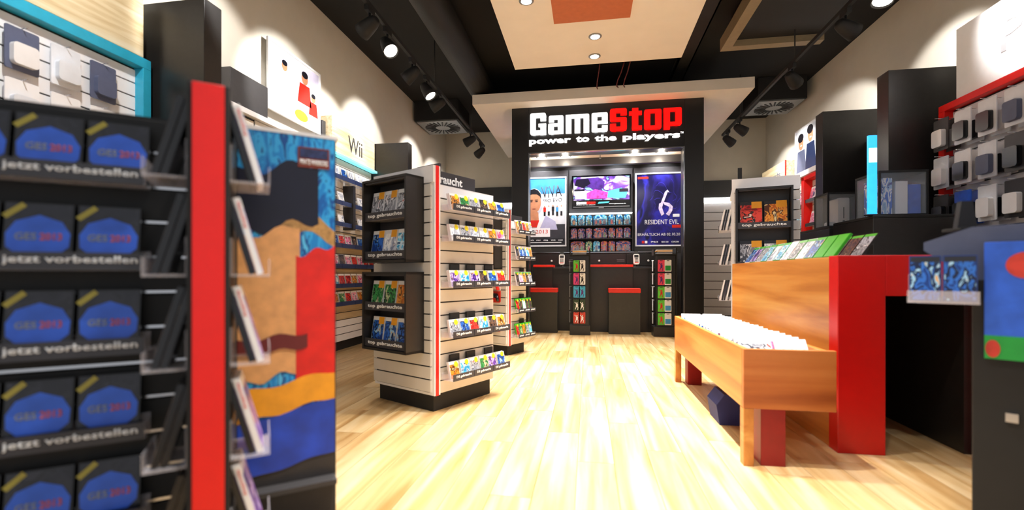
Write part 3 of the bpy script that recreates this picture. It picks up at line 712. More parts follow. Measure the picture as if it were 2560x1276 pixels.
# ================================================================== slat panels and shelves shared by the fixtures
def slats(parent, x0, x1, z0, z1, y, m, xf=None, pitch=.098, gap=.010, d=.012, name='slat'):
    n = max(1, round((z1 - z0) / pitch)); p = (z1 - z0) / n
    for k in range(n): bx(name, (x0, x1, y - d, y, z0 + k * p + gap / 2, z0 + (k + 1) * p - gap / 2), m, parent, 0, xf)
def tray(parent, xf, x0, x1, z, d, strip, txt, n, lh=.045, acr=ACR, txh=.5, tw=.72):
    """clear shelf hung on slats with printed label strips along the front lip; face plane y = 0, front -y"""
    mb = MB(); mb.box((x0, x1, -d, -.012, z - .005, z), acr).box((x0, x1, -.016, -.012, z, z + .05), acr)
    mb.box((x0, x0 + .004, -d, -.012, z, z + .04), acr).box((x1 - .004, x1, -d, -.012, z, z + .04), acr)
    s = mb.build('acrylic_shelf', parent, xf); w = (x1 - x0) / n
    for k in range(n):
        bx('label_strip', (x0 + k * w + .003, x0 + (k + 1) * w - .003, -d - .006, -d, z - .004, z + lh), strip, s)
        if txt: text(txt, w * tw, lh * txh, INKW, s, (x0 + (k + .5) * w, -d - .0062, z + lh / 2), bold=.02, depth=.0008)
    return s

# ------------------------------------------------------------------ white gondola in the aisle
def gondola(origin, d, W_, L_, label, hsign, stripm, nslat_mat, group=None):
    """end panel with red edge strip at local y 0, long shelf face at local x 0 facing +x"""
    o = c2r(*origin); dr = c2r(*d); ang = math.atan2(-dr[0], dr[1])
    t = thing('gondola', label, 'display stand', (o[0], o[1], 0), ang, group)
    bx('plinth', (-W_ + .04, -.03, .03, L_ - .03, 0, .12), BLACK, t)
    bx('end_panel', (-W_, 0, 0.012, .07, .12, 1.786), WHITE, t, .002)
    bx('end_backing', (-W_ + .03, -.05, .008, .0119, .14, 1.66), GROOVE, t); slats(t, -W_, -.03, .14, 1.66, .012, nslat_mat)
    bx('end_header', (-W_, 0, -.002, .012, 1.665, 1.786), WHITE, t)
    bx('red_edge_strip', (0, .004, .022, .052, .12, 1.786), stripm, t)
    bx('core', (-W_ + .03, -.03, .0701, L_, .12, 1.655), GROOVE, t)
    F = RZm(PI / 2)
    slats(t, .072, L_, .12, 1.56, .03, nslat_mat, F); bx('side_header', (.072, L_, .018, .03, 1.565, 1.66), WHITE, t, 0, F)
    bx('top_board', (-W_ + .03, -.018, .0701, L_, 1.655, 1.66), WHITE, t)
    return t, frame((o[0], o[1], 0), ang), F
G1, G1M, F = gondola((-.564, 3.3), (.6, .8), .69, .70, 'large white slatted gondola with red edge and two black display boxes', 'raucht', RED, OFFW)
# header sign board above the long face
hs = bx('header_sign', (.075, .62, .15, .175, 1.661, 1.80), STRIP, G1, .002, F)
o = text('gebraucht', .40, .085, INKW, hs, (-.085, -.0125, 0), bold=.03, depth=.002)
bx('header_sign', (-.4, -.15, .2, .225, 1.661, 1.86), STRIP, G1, .002)
def boxdisplay(t, M, xa, xb, z0, z1, dep, rowsdef, where):
    """open black display box on the end panel with two label trays"""
    b = MB(); th = .018
    b.box((xa, xb, -dep, 0, z0, z0 + th), LAM).box((xa, xb, -dep, 0, z1 - th, z1), LAM).box((xa, xa + th, -dep, 0, z0, z1), LAM).box((xb - th, xb, -dep, 0, z0, z1), LAM).box((xa, xb, -.012, 0, z0, z1), GREYP)
    bo = b.build('display_box', t)
    bx('light_bar', (xa + .03, xb - .03, -dep + .01, -dep + .04, z1 - .03, z1 - th), GREYP, bo)
    hh = (z1 - z0 - 2 * th) / 2
    for k, cols in enumerate(rowsdef):
        zz = z1 - th - hh * (k + 1) + .012
        bx('tray_floor', (xa + th, xb - th, -dep + .03, -.012, zz - .006, zz), ACR, bo)
        bx('label_strip', (xa + th, xb - th, -dep + .012, -dep + .018, zz - .006, zz + .055), STRIP, bo)
        text('top gebrauchte', (xb - xa) * .78, .034, INKW, bo, ((xa + xb) / 2, -dep + .0118, zz + .024), bold=.02, depth=.001)
        n = len(cols); wc = (xb - xa - 2 * th - .03) / n
        for j, c in enumerate(cols):
            x = xa + th + .015 + wc * (j + .5)
            game(M @ T(x, -dep + .055, zz + .002) @ RXm(-.16), c, '%s used game with orange tag in %s, %s tray' % (c, where, 'upper' if k == 0 else 'lower'), 'used games in ' + where, w=wc * .94, h=min(.27 if z1 - z0 > .7 else .215, hh * .84), d=.016, fam='p' if 'right' in where else '', sticker='orange', body=CASEW if 'right' not in where else CASEK)
boxdisplay(G1, G1M, -.607, -.098, 1.087, 1.71, .168, [['grey', 'grey', 'grey'], ['blue', 'white', 'cyan']], 'the upper box of the large gondola')
boxdisplay(G1, G1M, -.607, -.098, .43, 1.017, .168, [['green', 'green', 'orange'], ['blue', 'blue', 'blue']], 'the lower box of the large gondola')
def shelfrow(t, M, F, x0, x1, z, d, cols, strip, txt, n, where, group, w=.1, h=.125, fam='', body=CASEW, sticker='yellow', deep=2, cat='game case', lh=.045, wide=None):
    tray(t, F, x0, x1, z, d, strip, txt, n, lh)
    p = (x1 - x0 - .02) / len(cols)
    for j, c in enumerate(cols):
        x = x0 + .01 + p * (j + .5)
        for q in range(deep):
            dx = random.uniform(-.004, .004) + q * .006
            game(M @ F @ T(x + dx, -d + .035 + q * .018, z + .002) @ RXm(-.22), c if q == 0 else random.choice(CN[:8]), '%s game case %s' % ((c + ' covered') if q == 0 else 'white spined', where) if q == 0 else 'game case behind the front row %s' % where,
                 group if q == 0 else group + ', back row', w=min(w, p * .97), h=h, fam=fam, body=body, sticker=sticker if q == 0 else None)
g1rows = [(1.487, ['orange', 'green', 'grey', 'dark', 'orange', 'blue'], 'top'), (1.262, ['white', 'grey', 'white', 'white', 'orange', 'pink'], 'second'),
          (.924, ['purple', 'cyan', 'purple', 'dark', 'blue', 'red'], 'third'), (.56, ['grey', 'blue', 'red', 'cyan', 'dark', 'orange'], 'fourth'), (.25, ['orange', 'cyan', 'grey', 'green', 'purple', 'blue'], 'lowest')]
MF = F @ T(0, .018, 0)
for z, cols, nm in g1rows:
    shelfrow(G1, G1M, MF, .085, .76, z - .02, .13, cols, STRIP, 'DS gebraucht', 3, 'on the %s shelf of the large white gondola' % nm, 'games on the %s shelf of the large gondola' % nm, w=.1, h=.125, deep=2)
    if nm != 'top':
        for k, x in enumerate((.16, .34, .56)):
            bx('black_divider', (x, x + .1, -.03, -.014, z + .06, z + .15), BLACK, G1, .002, MF)

# ------------------------------------------------------------------ second gondola
G2, G2M, F = gondola((-.049, 5.6), (.58, .815), .56, .42, 'smaller white slatted gondola with dark red edge next to the checkout', '', mat('deep_red_strip', '#b01a14', .4), OFFW)
bx('header_sign', (.08, .38, .05, .075, 1.661, 1.74), STRIP, G2, .002, F)
boxdisplay(G2, G2M, -.50, -.085, 1.06, 1.70, .16, [['dark', 'dark'], ['red', 'red']], 'the black box of the smaller gondola')
MF = F @ T(0, .018, 0)
for i, (z, cols, nm) in enumerate([(1.50, ['orange', 'dark', 'red', 'orange', 'grey'], 'top'), (1.18, ['dark', 'blue', 'blue', 'cyan', 'orange'], 'second'), (.86, ['dark', 'pink', 'orange', 'dark', 'grey'], 'third'), (.53, ['red', 'dark', 'white', 'dark', 'dark'], 'fourth'), (.22, ['red', 'green', 'orange', 'grey', 'cyan'], 'lowest')]):
    shelfrow(G2, G2M, MF, .08, .46, z, .12, cols, STRIP, 'gebraucht', 3, 'on the %s shelf of the smaller white gondola' % nm, 'games on the %s shelf of the smaller gondola' % nm, w=.1, h=.17, fam='x' if i > 1 else '', body=CASEG if i > 2 else CASEW, deep=1)
    if i > 1: bx('black_divider', (.25, .33, -.03, -.014, z + .16, z + .22), BLACK, G2, .002, MF)
# hanging controllers on the end panel of the second gondola
for z, m, nm in ((.86, RED, 'red'), (.72, CASEK, 'black'), (.36, CASEK, 'black and red')):
    c = thing('game_controller', '%s game controller pack hanging on the smaller gondola under its box' % nm, 'controller', tuple((G2M @ Vector((-.2, -.03, z)))), G2.rotation_euler[2], 'controllers on the smaller gondola')
    MB().prism(rr(-.1, -.07, .1, .09, .02, .02, .02, .02), .012, .017, CASEW if nm == 'red' else PREDI).build('backing_card', c)
    mb = MB().prism(rr(-.065, -.01, .065, .045, .03, .03, .02, .02), -.03, .012, m)
    for s in (-1, 1): mb.tube((s * .055, -.01, .015), (s * .08, -.012, -.055), .024, m, 10, .016)
    mb.build('controller_body', c)
    for s in (-1, 1): MB().lathe([(.012, 0), (.012, .014), (.016, .018)], BLACK, 12, T(s * .03, -.03, .005) @ RXm(PI / 2)).build('thumb_stick', c)
    MB().tube((0, .018, .08), (0, -.03, .085), .004, CHROME, 6).build('hook', c)

# ------------------------------------------------------------------ third gondola, right
o = c2r(1.83 * 1.25, 3.83 * 1.25); dr = c2r(.402, .916); ang = math.atan2(-dr[0], dr[1])
G3 = thing('gondola', 'white slatted gondola with open grey display box behind the wooden table', 'display stand', (o[0], o[1], 0), ang); G3M = frame((o[0], o[1], 0), ang)
bx('plinth', (.03, .57, .03, .6, 0, .12), BLACK, G3); bx('core', (.03, .58, .0121, .6, .12, 1.84), GROOVE, G3)
bx('end_header', (0, .61, -.002, .012, 1.845, 1.985), WHITE, G3); bx('edge_board', (-.004, .025, -.002, .06, .12, 1.844), WHITE, G3)
slats(G3, .025, .61, .14, 1.84, .012, OFFW); bx('top_board', (.0, .61, .0121, .6, 1.845, 1.885), WHITE, G3)
FL = T(.03, 0, 0) @ RZm(-PI / 2)
slats(G3, -.6, -.062, .12, 1.84, 0, OFFW, FL)
boxdisplay(G3, G3M, .03, .53, 1.04, 1.86, .17, [['red', 'orange'], ['grey', 'white']], 'the box right of the portal')
bx('top_fin', (.06, .10, .1, .13, 1.885, 2.12), BLACK, G3)
for i, (z, nm) in enumerate(((1.47, 'upper'), (1.10, 'middle'), (.72, 'lower'))):
    tray(G3, FL @ T(0, -.012, 0), -.42, -.10, z, .14, STRIP, 'gebraucht', 2)
    for j in range(5):
        game(G3M @ FL @ T(-.16, -.06 - j * .02, z + .002) @ RXm(-.2), ['dark', 'grey', 'purple'][j % 3], '%s game case on the %s side shelf of the gondola behind the table' % (['dark', 'grey', 'purple'][j % 3], nm), 'games on the %s side shelf of the right gondola' % nm, w=.12, h=.22, body=[CASEK, CASEW, CASEK][j % 3], fam='p')

# ------------------------------------------------------------------ black cross stand in the foreground
K0 = 1.25
o = c2r(-.725 * K0, 1.143 * K0); dr = c2r(-.478, .878); ang = math.atan2(-dr[0], dr[1])
G0 = thing('cross_stand', 'tall black cross-shaped display stand with wide red front edge', 'display stand', (o[0], o[1], 0), ang); G0M = frame((o[0], o[1], 0), ang)
ZT = 1.4625
bx('fin', (-.044, .044, -.36, -.012, .1, ZT), BLACK, G0, .003)
bx('red_edge_strip', (-.033, .033, -.366, -.36, .1, ZT - .002), RED, G0, .002)
bx('fin', (-.044, .044, .075, .43, .1, ZT), BLACK, G0, .003)
bx('plinth', (-.9, .36, -.38, .42, 0, .1), BLACK, G0, .004)
bx('back_board', (-.95, .34, .012, .074, .1, ZT), BLACK, G0)
# chrome fronted slats on the left wing
for k in range(13):
    z = .13 + k * .102
    bx('slat', (-.95, -.046, -.002, .012, z + .008, z + .096), BLACK, G0, .002)
    bx('chrome_insert', (-.95, -.046, .0, .011, z - .001, z + .006), CHROME, G0)
PREBG = cover('preorder_cover', ['#1a1a22', '#1f1f2a', '#26262f', '#1b1b22', '#30303a'], None, 2)
PBLUE = mat('preorder_blue', '#2f62d8', .35, var=.18, scale=14)
PORAN = mat('preorder_red', '#c85a50', .4); PGREYT = mat('preorder_grey', '#8a9098', .4)
for r, zc in enumerate((1.305, 1.07, .84, .605, .37)):
    tray(G0, None, -.76, -.17, zc - .055, .085, STRIP, 'jetzt vorbestellen', 2, lh=.042, txh=.6, tw=.9)
    for c in range(3):
        x = -.235 - c * .142 - (.02 if r else -.0)
        M = G0M @ T(x, -.052, zc - .0545) @ RXm(-.16)
        g = game(M, 'dark', 'preorder case with blue badge, %s, %s shelf of the cross stand' % (['next to the fin', 'second from the fin', 'third from the fin'][c], ['top', 'second', 'third', 'fourth', 'fifth'][r]), 'preorder cases on shelf %d of the cross stand' % (r + 1), w=.133, h=.172, d=.015, body=CASEK, covm=PREBG)
        MB().prism([(-.06, .055), (-.04, .035), (.04, .035), (.06, .055), (.062, .09), (.045, .122), (.0, .14), (-.045, .122), (-.062, .09)], -.0098, -.0086, PBLUE).build('badge', g)
        text('GES', .042, .02, PGREYT, g, (-.024, -.0099, .082), bold=.03, depth=.0008); text('2013', .044, .02, PORAN, g, (.024, -.0099, .082), bold=.03, depth=.0008)
        MB().box((-.0, .05, -.0094, -.0086, 0, .014), mat('dull_yellow', '#a89a3a', .5), 0, T(-.062, 0, .128) @ RYm(-.75)).build('corner_ribbon', g)
# leaning cases in clear holders on both sides of the fin
for s in (1, -1):
    for k, zb in enumerate((1.235, 1.0, .775, .54, .32)):
        Fh = T(s * .044, 0, 0) @ RZm(s * PI / 2)
        hd = MB()
        xm = -.29 * s
        a0, a1 = (-.345, -.19) if s > 0 else (.19, .345)
        hd.box((a0, a1, -.085, 0, zb - .006, zb), ACR).box((a0, a1, -.088, -.085, zb - .006, zb + .04), ACR).box((a0, a1, -.004, 0, zb, zb + .09), ACR)
        hd.build('clear_holder', G0, Fh)
        xc = (a0 + a1) / 2
        for q in range(2):
            M = G0M @ Fh @ T(xc, -.058 + q * .018 - .008, zb + .001) @ RXm(-.27)
            if s > 0: g = game(M, 'purple', '%s game case beside the colourful panel, clear holder %%s' % ('white spined' if q == 0 else 'dark second') % ['top', 'second', 'third', 'fourth', 'bottom'][k], 'cases on the panel side of the fin', w=.135, h=.20, d=.014, body=CASEW if q == 0 else CASEK)
            else: g = game(M, 'dark', '%s black case facing the preorder shelves, %%s clear holder of the fin' % ('outer' if q == 0 else 'inner') % ['top', 'second', 'third', 'fourth', 'bottom'][k], 'cases on the preorder side of the fin', w=.135, h=.20, d=.014, body=CASEK, fam='p')
            if s > 0 and q == 0:
                o2 = bpy.data.objects.new('lettering', textmesh('GameStop', .07, .008, PREDI, .03, .0005)); link(o2, g)
                o2.matrix_local = T(-.0676, 0, .155) @ RZm(-PI / 2) @ RYm(PI / 2)
# printed panel on the right wing: flat colour fields only
pan = bx('printed_panel', (.046, .334, -.004, .012, .42, ZT), cover('panel_blue_crackle', ['#0f5fae', '#1a86d0', '#36a8e6', '#0d4c94', '#5cc0ee'], None, 9), G0)
pan['label'] = 'advert panel in blue, red, tan and orange colour fields'
w = .288; zc = (.42 + ZT) / 2; H = ZT - .42
def zz(py): return (1 + (686 - py) / 1150 * 1.5) - zc
def field(pts, m, y, nm='colour_field'): return shape(pan, [(x, z) for x, z in pts], m, -.008 - y, .0008, nm)
FT = mat('field_tan', '#e0a468', .4, var=.12, scale=30); FN = mat('field_ink', '#0e1026', .4, var=.2, scale=10); FR = mat('field_red', '#dd2114', .4, var=.16, scale=14); FO = mat('field_orange', '#eea022', .4, var=.12, scale=16); FB = mat('field_blue', '#1c44b8', .4, var=.35, scale=9); FK = mat('field_grey', '#34302f', .5, var=.1); FST = mat('field_straw', '#b58a50', .4, var=.4, scale=60)
def wavy(z0a, z0b, z1a, z1b, x0=-w / 2, x1=w / 2, ph=0, am=.012):
    n = 12; lo = [(x0 + (x1 - x0) * k / n, z0a + (z0b - z0a) * k / n + am * math.sin(k * .9 + ph)) for k in range(n + 1)]
    hi = [(x0 + (x1 - x0) * k / n, z1a + (z1b - z1a) * k / n + am * math.sin(k * .8 + ph + 1)) for k in range(n + 1)]
    return lo + hi[::-1]
field(wavy(zz(560), zz(600), zz(470), zz(560), am=.02), FST, 0)
field(wavy(zz(590), zz(545), zz(440), zz(395), -w / 2, w * .32, 1, .02), FN, .0009)
field(wavy(zz(960), zz(930), zz(600), zz(560), -w / 2, w * .12, .5, .012), FT, .0018)
field(wavy(zz(965), zz(985), zz(640), zz(610), w * .08, w / 2, 2, .01), FR, .0027)
field(wavy(zz(1050), zz(1010), zz(975), zz(940), am=.008), FO, .0036)
field(wavy(zz(1190), zz(1150), zz(1055), zz(1010), am=.004), FB, .0045)
field(wavy(zz(890), zz(870), zz(850), zz(835), -w / 2, w * .2, 1.4, .008), mat('field_maroon', '#6a1f1c', .4), .0054)
pl_ = bx('title_plate', (w * .1, w * .44, -.012, -.0085, zz(412), zz(360)), mat('plate_rust', '#7a2f1c', .5), pan)
bx('plate_field', (w * .12, w * .42, -.0135, -.012, zz(387), zz(364)), mat('plate_indigo', '#26305a', .5, var=.6, scale=70), pan)
text('PIRATE WARRIORS', w * .30, .018, INKW, pan, (w * .27, -.0122, zz(398)), bold=.03, depth=.0008)
bx('foot_panel', (.046, .334, -.006, .012, .1, .415), FK, G0); bx('foot_ledge', (.046, .334, -.06, -.006, .30, .315), GREYP, G0)
bx('top_rail', (.046, .345, -.006, .08, ZT, ZT + .012), CASEW, G0)

# ================================================================== left wall fittings
WX = -3.2           # face of the wall fittings
LW = frame((WX, 0, 0), PI / 2)      # front faces +x, local x runs along the room's depth
def wallunit(name, label, y0, y1, zt_=2.53, m=TAN):
    t = thing(name, label, 'wall shelving', (WX, 0, 0), PI / 2)
    bx('backing', (y0, y1, .0, .12, .12, zt_), GROOVE, t); bx('plinth', (y0, y1, .03, .12, 0, .12), BLACK, t)
    return t
U1 = wallunit('slat_wall_unit', 'wall shelving with maple and white slats under the Wii sign', 4.0, 6.42)
slats(U1, 4.0, 6.42, .12, .40, 0, WHITE); slats(U1, 4.0, 6.42, .40, 1.55, 0, TAN); slats(U1, 4.0, 6.42, 1.55, 2.50, 0, OFFW)
bx('cyan_light_edge', (5.0, 6.44, -.10, -.02, 2.50, 2.53), CYANL, U1)
sgn = thing('platform_sign', 'maple sign board with black lettering Wii above the shelving', 'sign', (WX, 5.86, 2.54), PI / 2)
bx('board', (-.58, .575, -.06, .1, 0, .44), TANP, sgn, .003); text('Wii', .38, .21, mat('sign_grey', '#3a3a3c', .5), sgn, (.0, -.06, .2), bold=.0, depth=.004)
rowsL = [(2.22, 'white', 7), (1.90, 'white', 5), (1.63, 'white', 5), (1.36, 'mixed', 8), (1.10, 'mixed', 8), (.85, 'mixed', 8), (.62, 'mixed', 8)]
for i, (z, kind, n) in enumerate(rowsL):
    nm = ['first', 'second', 'third', 'fourth', 'fifth', 'sixth', 'seventh'][i]
    tray(U1, None, 5.05, 6.38, z - .02, .13, STRIPB, None, 4, lh=.05)
    for j in range(n):
        c = 'white' if kind == 'white' and random.random() < .7 else random.choice(['blue', 'white', 'dark', 'red', 'green', 'pink', 'cyan', 'orange'])
        x = 5.08 + (j + .5) * 1.28 / n
        game(LW @ T(x, -.09, z - .018) @ RXm(-.2), c, '%s game case on the %s shelf under the Wii sign' % (c, nm), 'games on the %s shelf under the Wii sign' % nm, w=.135, h=.175, body=CASEW)
DV = bx('shelf_divider', (5.62, 5.68, -.16, 0, 1.58, 2.16), LAM, U1)
bx('shelf_divider', (6.2, 6.4, -.16, 0, 1.58, 2.16), LAM, U1)
# black fins between the wall sections
def fin(x0, x1, y0, y1, z1, label, m=LAM): return tag(bx('divider_fin', (x0, x1, y0, y1, 0, z1), m, None, .004), label, 'divider', 'black wall dividers')
fin(XL, -2.62, 6.45, 6.60, 2.95, 'black upright divider standing out from the wall next to the Wii sign')
fin(XL, -2.72, 2.90, 3.06, 2.99, 'black upright divider between the cyan framed wall bay and white poster')
# posters above the middle section
GP = mat('print_lilac_haze', '#cfcbe4', .35, var=.25, scale=3)
P = poster('wall_poster', 'large white and lilac poster of sports players above the cross stand', .94, .74, PWHITE, (XL + .06, 4.72, 3.08), PI / 2)
shape(P, [(-.44, .2), (.44, .05), (.44, .34), (-.44, .34)], GP, -.012, .001)
for k, (x, z, s) in enumerate(((-.2, .05, .1), (.16, .02, .13), (.33, -.1, .09))):
    shape(P, ell(x, z + s * 1.3, s * .45, s * .55), PSKIN, -.0134, .001, 'head_print'); shape(P, ell(x, z + s * 1.62, s * .45, s * .3), PDARK, -.0148, .001, 'hair_print')
    shape(P, [(x - s, z - s), (x + s, z - s), (x + s * .7, z + s * .75), (x - s * .7, z + s * .75)], [PWHITE, PREDI, PREDI][k], -.0134, .001, 'shirt_print')
shape(P, ell(.1, -.26, .12, .06), ORA, -.0134, .001)
MB().box((-.03, .03, .0, .058, -.2, .2), BLACK).build('wall_mount', P)
tag(bx('grey_board', (XL, WX - .02, 3.72, 4.22, 2.56, 2.9), GREYP, None, .004), 'plain dark grey panel beside the lilac sports poster', 'panel')
tag(bx('grey_board', (XL, WX - .02, 5.2, 5.27, 2.56, 2.9), GREYP, None, .004), 'narrow dark grey upright between the sports poster and Wii sign', 'panel')
lb = thing('light_box', 'white light ledge running under the sports poster', 'light ledge', (WX, 0, 0), PI / 2)
bx('ledge', (3.08, 5.26, -.06, .1, 2.50, 2.55), CASEW, lb, .003)
U0 = wallunit('slat_wall_unit', 'wall shelving behind the cross stand under the sports poster', 3.08, 3.98); slats(U0, 3.08, 3.98, .12, 2.48, 0, OFFW)
# near bay with cyan frame
U2 = wallunit('framed_wall_bay', 'cyan framed white wall bay with hanging accessories beside the cross stand', .6, 2.82)
slats(U2, .6, 2.82, .12, 2.46, 0, WHITE)
bx('cyan_frame', (.6, 2.86, -.08, 0, 2.47, 2.54), CYAN, U2, .003); bx('cyan_frame', (2.80, 2.86, -.08, 0, 1.0, 2.47), CYAN, U2, .003)
sg2 = thing('platform_sign', 'maple sign board with grey lettering above the cyan framed bay', 'sign', (WX, 1.72, 2.55), PI / 2)
bx('board', (-1.1, 1.1, -.06, .1, 0, .44), TANP, sg2, .003); text('Wii', .38, .21, mat('sign_grey', '#3a3a3c', .5), sg2, (.35, -.06, .2), bold=0, depth=.004)
random.seed(3)
for r in range(3):
    for c in range(6):
        y = 1.45 + c * .22; z = 2.36 - r * .29; m = random.choice([PWHITE, PPALE, PWHITE, GREYC])
        a = thing('accessory_pack', 'accessory pack on hook row %s of the cyan framed bay' % ['one', 'two', 'three'][r], 'accessory pack', tuple(LW @ Vector((y, -.05, z))), PI / 2, 'accessory packs in the cyan framed bay')
        MB().prism(rr(-.08, -.22, .08, .02, .01, .01, .01, .01), -.004, .004, m).build('card', a)
        bk = random.choice(['white', 'pale', 'white', 'slate']); a['label'] = '%s accessory pack on hook row %s of the cyan framed bay' % (bk, ['one', 'two', 'three'][r])
        MB().prism(rr(-.06, -.19, .06, -.07, .02, .02, .02, .02), -.035, -.004, {'white': CASEW, 'pale': PPALE, 'slate': GREYC}[bk]).build('blister', a)
        MB().tube((y, 0, z + .024), (y, -.09, z + .026), .003, CHROME, 6).build('hook', U2)

# ================================================================== back wall fittings
for i, (xa, xb, side) in enumerate(((XL + .02, -1.4, 'left of'), (2.0, XR - .02, 'right of'))):
    U = thing('slat_wall_unit', 'white slatted rear wall unit %s the portal' % ('near the Wii wall beside' if i == 0 else 'behind the gondola and beside'), 'wall shelving', (0, 10.38, 0))
    bx('backing', (xa, xb, 0, .1, .12, 2.5), GROOVE, U); bx('plinth', (xa, xb, .02, .1, 0, .12), BLACK, U)
    slats(U, xa, xb, .12, 2.5, 0, WHITE, pitch=.19, gap=.014); bx('light_strip', (xa, xb, -.06, .06, 2.54, 2.62), TUBE, U)
    bx('dark_band', (xa, xb, .0, .1, 2.64, 3.0), PORT, U)

# ================================================================== right wall fittings
RX_ = 3.55
RW = frame((RX_, 0, 0), -PI / 2)     # front faces -x, local x runs towards the entrance
fin(2.80, XR - .01, 6.10, 6.28, 2.97, 'black upright divider nearest the laughing couple poster'); fin(2.86, XR - .01, 4.97, 5.15, 2.97, 'black upright divider beside the red framed accessory bay')
fb = bx('console_bay_panel', (3.3, XR - .01, 5.152, 6.098, 0, 2.6), LAM); tag(fb, 'black back panel of the console bay between two dividers', 'panel')
P = poster('wall_poster', 'tall poster of a laughing couple above red framed shelves', .8, .82, PPALE, (XR - .06, 8.52, 3.12), -PI / 2)
for k, (x, z) in enumerate(((-.17, .02), (.17, .08))):
    shape(P, ell(x, z + .13, .09, .12), PSKIN, -.0134, .001, 'face_print'); shape(P, ell(x - .01, z + .22, .105, .075), PDARK, -.0148, .001, 'hair_print')
    shape(P, [(x - .19, -.38), (x + .2, -.38), (x + .13, z), (x - .13, z)], [GREYC, mat('print_navy', '#1f2c4e', .35)][k], -.0126 - k * .0004, .001, 'shirt_print')
    shape(P, ell(x + .01, z + .085, .035, .012), PWHITE, -.0148, .001, 'smile_print')
    for s in (-1, 1): shape(P, ell(x + s * .035, z + .15, .012, .008), PDARK, -.0148, .001, 'eye_print')
MB().box((-.03, .03, .0, .058, -.2, .2), BLACK).build('wall_mount', P)
U3 = thing('framed_wall_bay', 'red framed shelving bay with small boxes under the couple poster', 'wall shelving', (RX_, 0, 0), -PI / 2)
bx('backing', (-10.3, -6.9, 0, .15, .12, 2.62), GROOVE, U3); bx('plinth', (-10.3, -6.9, .03, .15, 0, .12), BLACK, U3); slats(U3, -10.3, -6.9, .12, 2.6, 0, OFFW)
bx('white_ledge', (-10.3, -6.9, -.1, .1, 2.6, 2.68), CASEW, U3)
for y in (-8.12, -7.62): bx('red_frame', (y, y + .09, -.14, 0, .9, 2.56), RED, U3, .003)
bx('red_frame', (-8.12, -7.53, -.14, 0, 2.5, 2.56), RED, U3, .003)
for i, z in enumerate((2.16, 1.78, 1.40)):
    nm = ['upper', 'middle', 'lower'][i]
    tray(U3, None, -9.2, -8.2, z - .02, .13, STRIP, None, 3)
    for j in range(6):
        c = random.choice(['blue', 'red', 'white', 'pink', 'cyan', 'dark'])
        game(RW @ T(-9.1 + j * .165, -.09, z - .018) @ RXm(-.2), c, '%s game box on the %s shelf beside the red frame' % (c, nm), 'boxes on the %s shelf by the red frame' % nm, w=.14, h=.22, body=CASEW, fam='p')
    for j in range(2):
        game(RW @ T(-7.9 + j * .19, -.085, z - .018) @ RXm(-.2), 'pink', 'pink game box inside the red frame on its %s shelf' % nm, 'pink boxes inside the red frame', w=.16, h=.24, body=CASEW)
    tray(U3, None, -8.02, -7.63, z - .02, .12, STRIP, None, 1)
sg3 = thing('platform_sign', 'pale maple sign board over the rear right shelving', 'sign', (RX_, 9.5, 2.69), -PI / 2)
bx('board', (-.55, .55, -.06, .1, 0, .36), TANP, sg3, .003); text('gebraucht', .7, .1, GREYC, sg3, (0, -.06, .15), depth=.003); bx('red_edge', (.55, .56, -.062, -.045, 0, .36), RED, sg3)
# accessory bay with red frame, near right
U4 = thing('framed_wall_bay', 'red framed white bay full of hanging accessories by the entrance', 'wall shelving', (3.25, 0, 0), -PI / 2)
A4 = frame((3.25, 0, 0), -PI / 2)
bx('backing', (-4.78, -1.6, .002, .45, .12, 2.5), GROOVE, U4); bx('plinth', (-4.78, -1.6, .03, .45, 0, .12), BLACK, U4); slats(U4, -4.74, -1.6, .12, 2.46, .002, WHITE)
bx('red_frame', (-4.80, -1.6, -.08, .0, 2.47, 2.53), RED, U4, .003); bx('red_frame', (-4.80, -4.73, -.08, .0, .9, 2.47), RED, U4, .003)
sg4 = thing('platform_sign', 'white sign board with grey lettering above the red framed bay', 'sign', (3.25, 3.15, 2.54), -PI / 2)
bx('board', (-1.5, 1.5, -.04, .2, 0, .62), WHITE, sg4, .003); text('PS3', .6, .26, mat('sign_pale_grey', '#a9a9ae', .5), sg4, (-.75, -.04, .33), bold=0, depth=.004)
random.seed(11)
for r in range(4):
    for c in range(9):
        y = -4.66 + c * .24; z = 2.36 - r * .34
        kind = random.choice(['grey', 'grey', 'white', 'dark', 'grey', 'blue'])
        m = {'grey': PPALE, 'white': PWHITE, 'dark': GREYP, 'blue': PBLUE}[kind]
        for q in range(2):
            a = thing('accessory_pack', '%s accessory pack, %s hook row of the red framed bay, %s' % (kind, ['top', 'second', 'third', 'fourth'][r], 'back' if q == 0 else 'front'), 'accessory pack', tuple(A4 @ Vector((y, -.06 - q * .09, z))), -PI / 2, 'accessory packs in the red framed bay')
            MB().prism(rr(-.085, -.26, .085, .02, .01, .01, .01, .01), -.004, .004, m).build('card', a)
            MB().prism(rr(-.06, -.23, .06, -.08, .02, .02, .02, .02), -.04, -.004, random.choice([CASEK, CASEK, GREYC, CASEW])).build('blister', a)
            if q: MB().tube((y, 0, z + .024), (y, -.2, z + .026), .003, CHROME, 6).build('hook', U4)
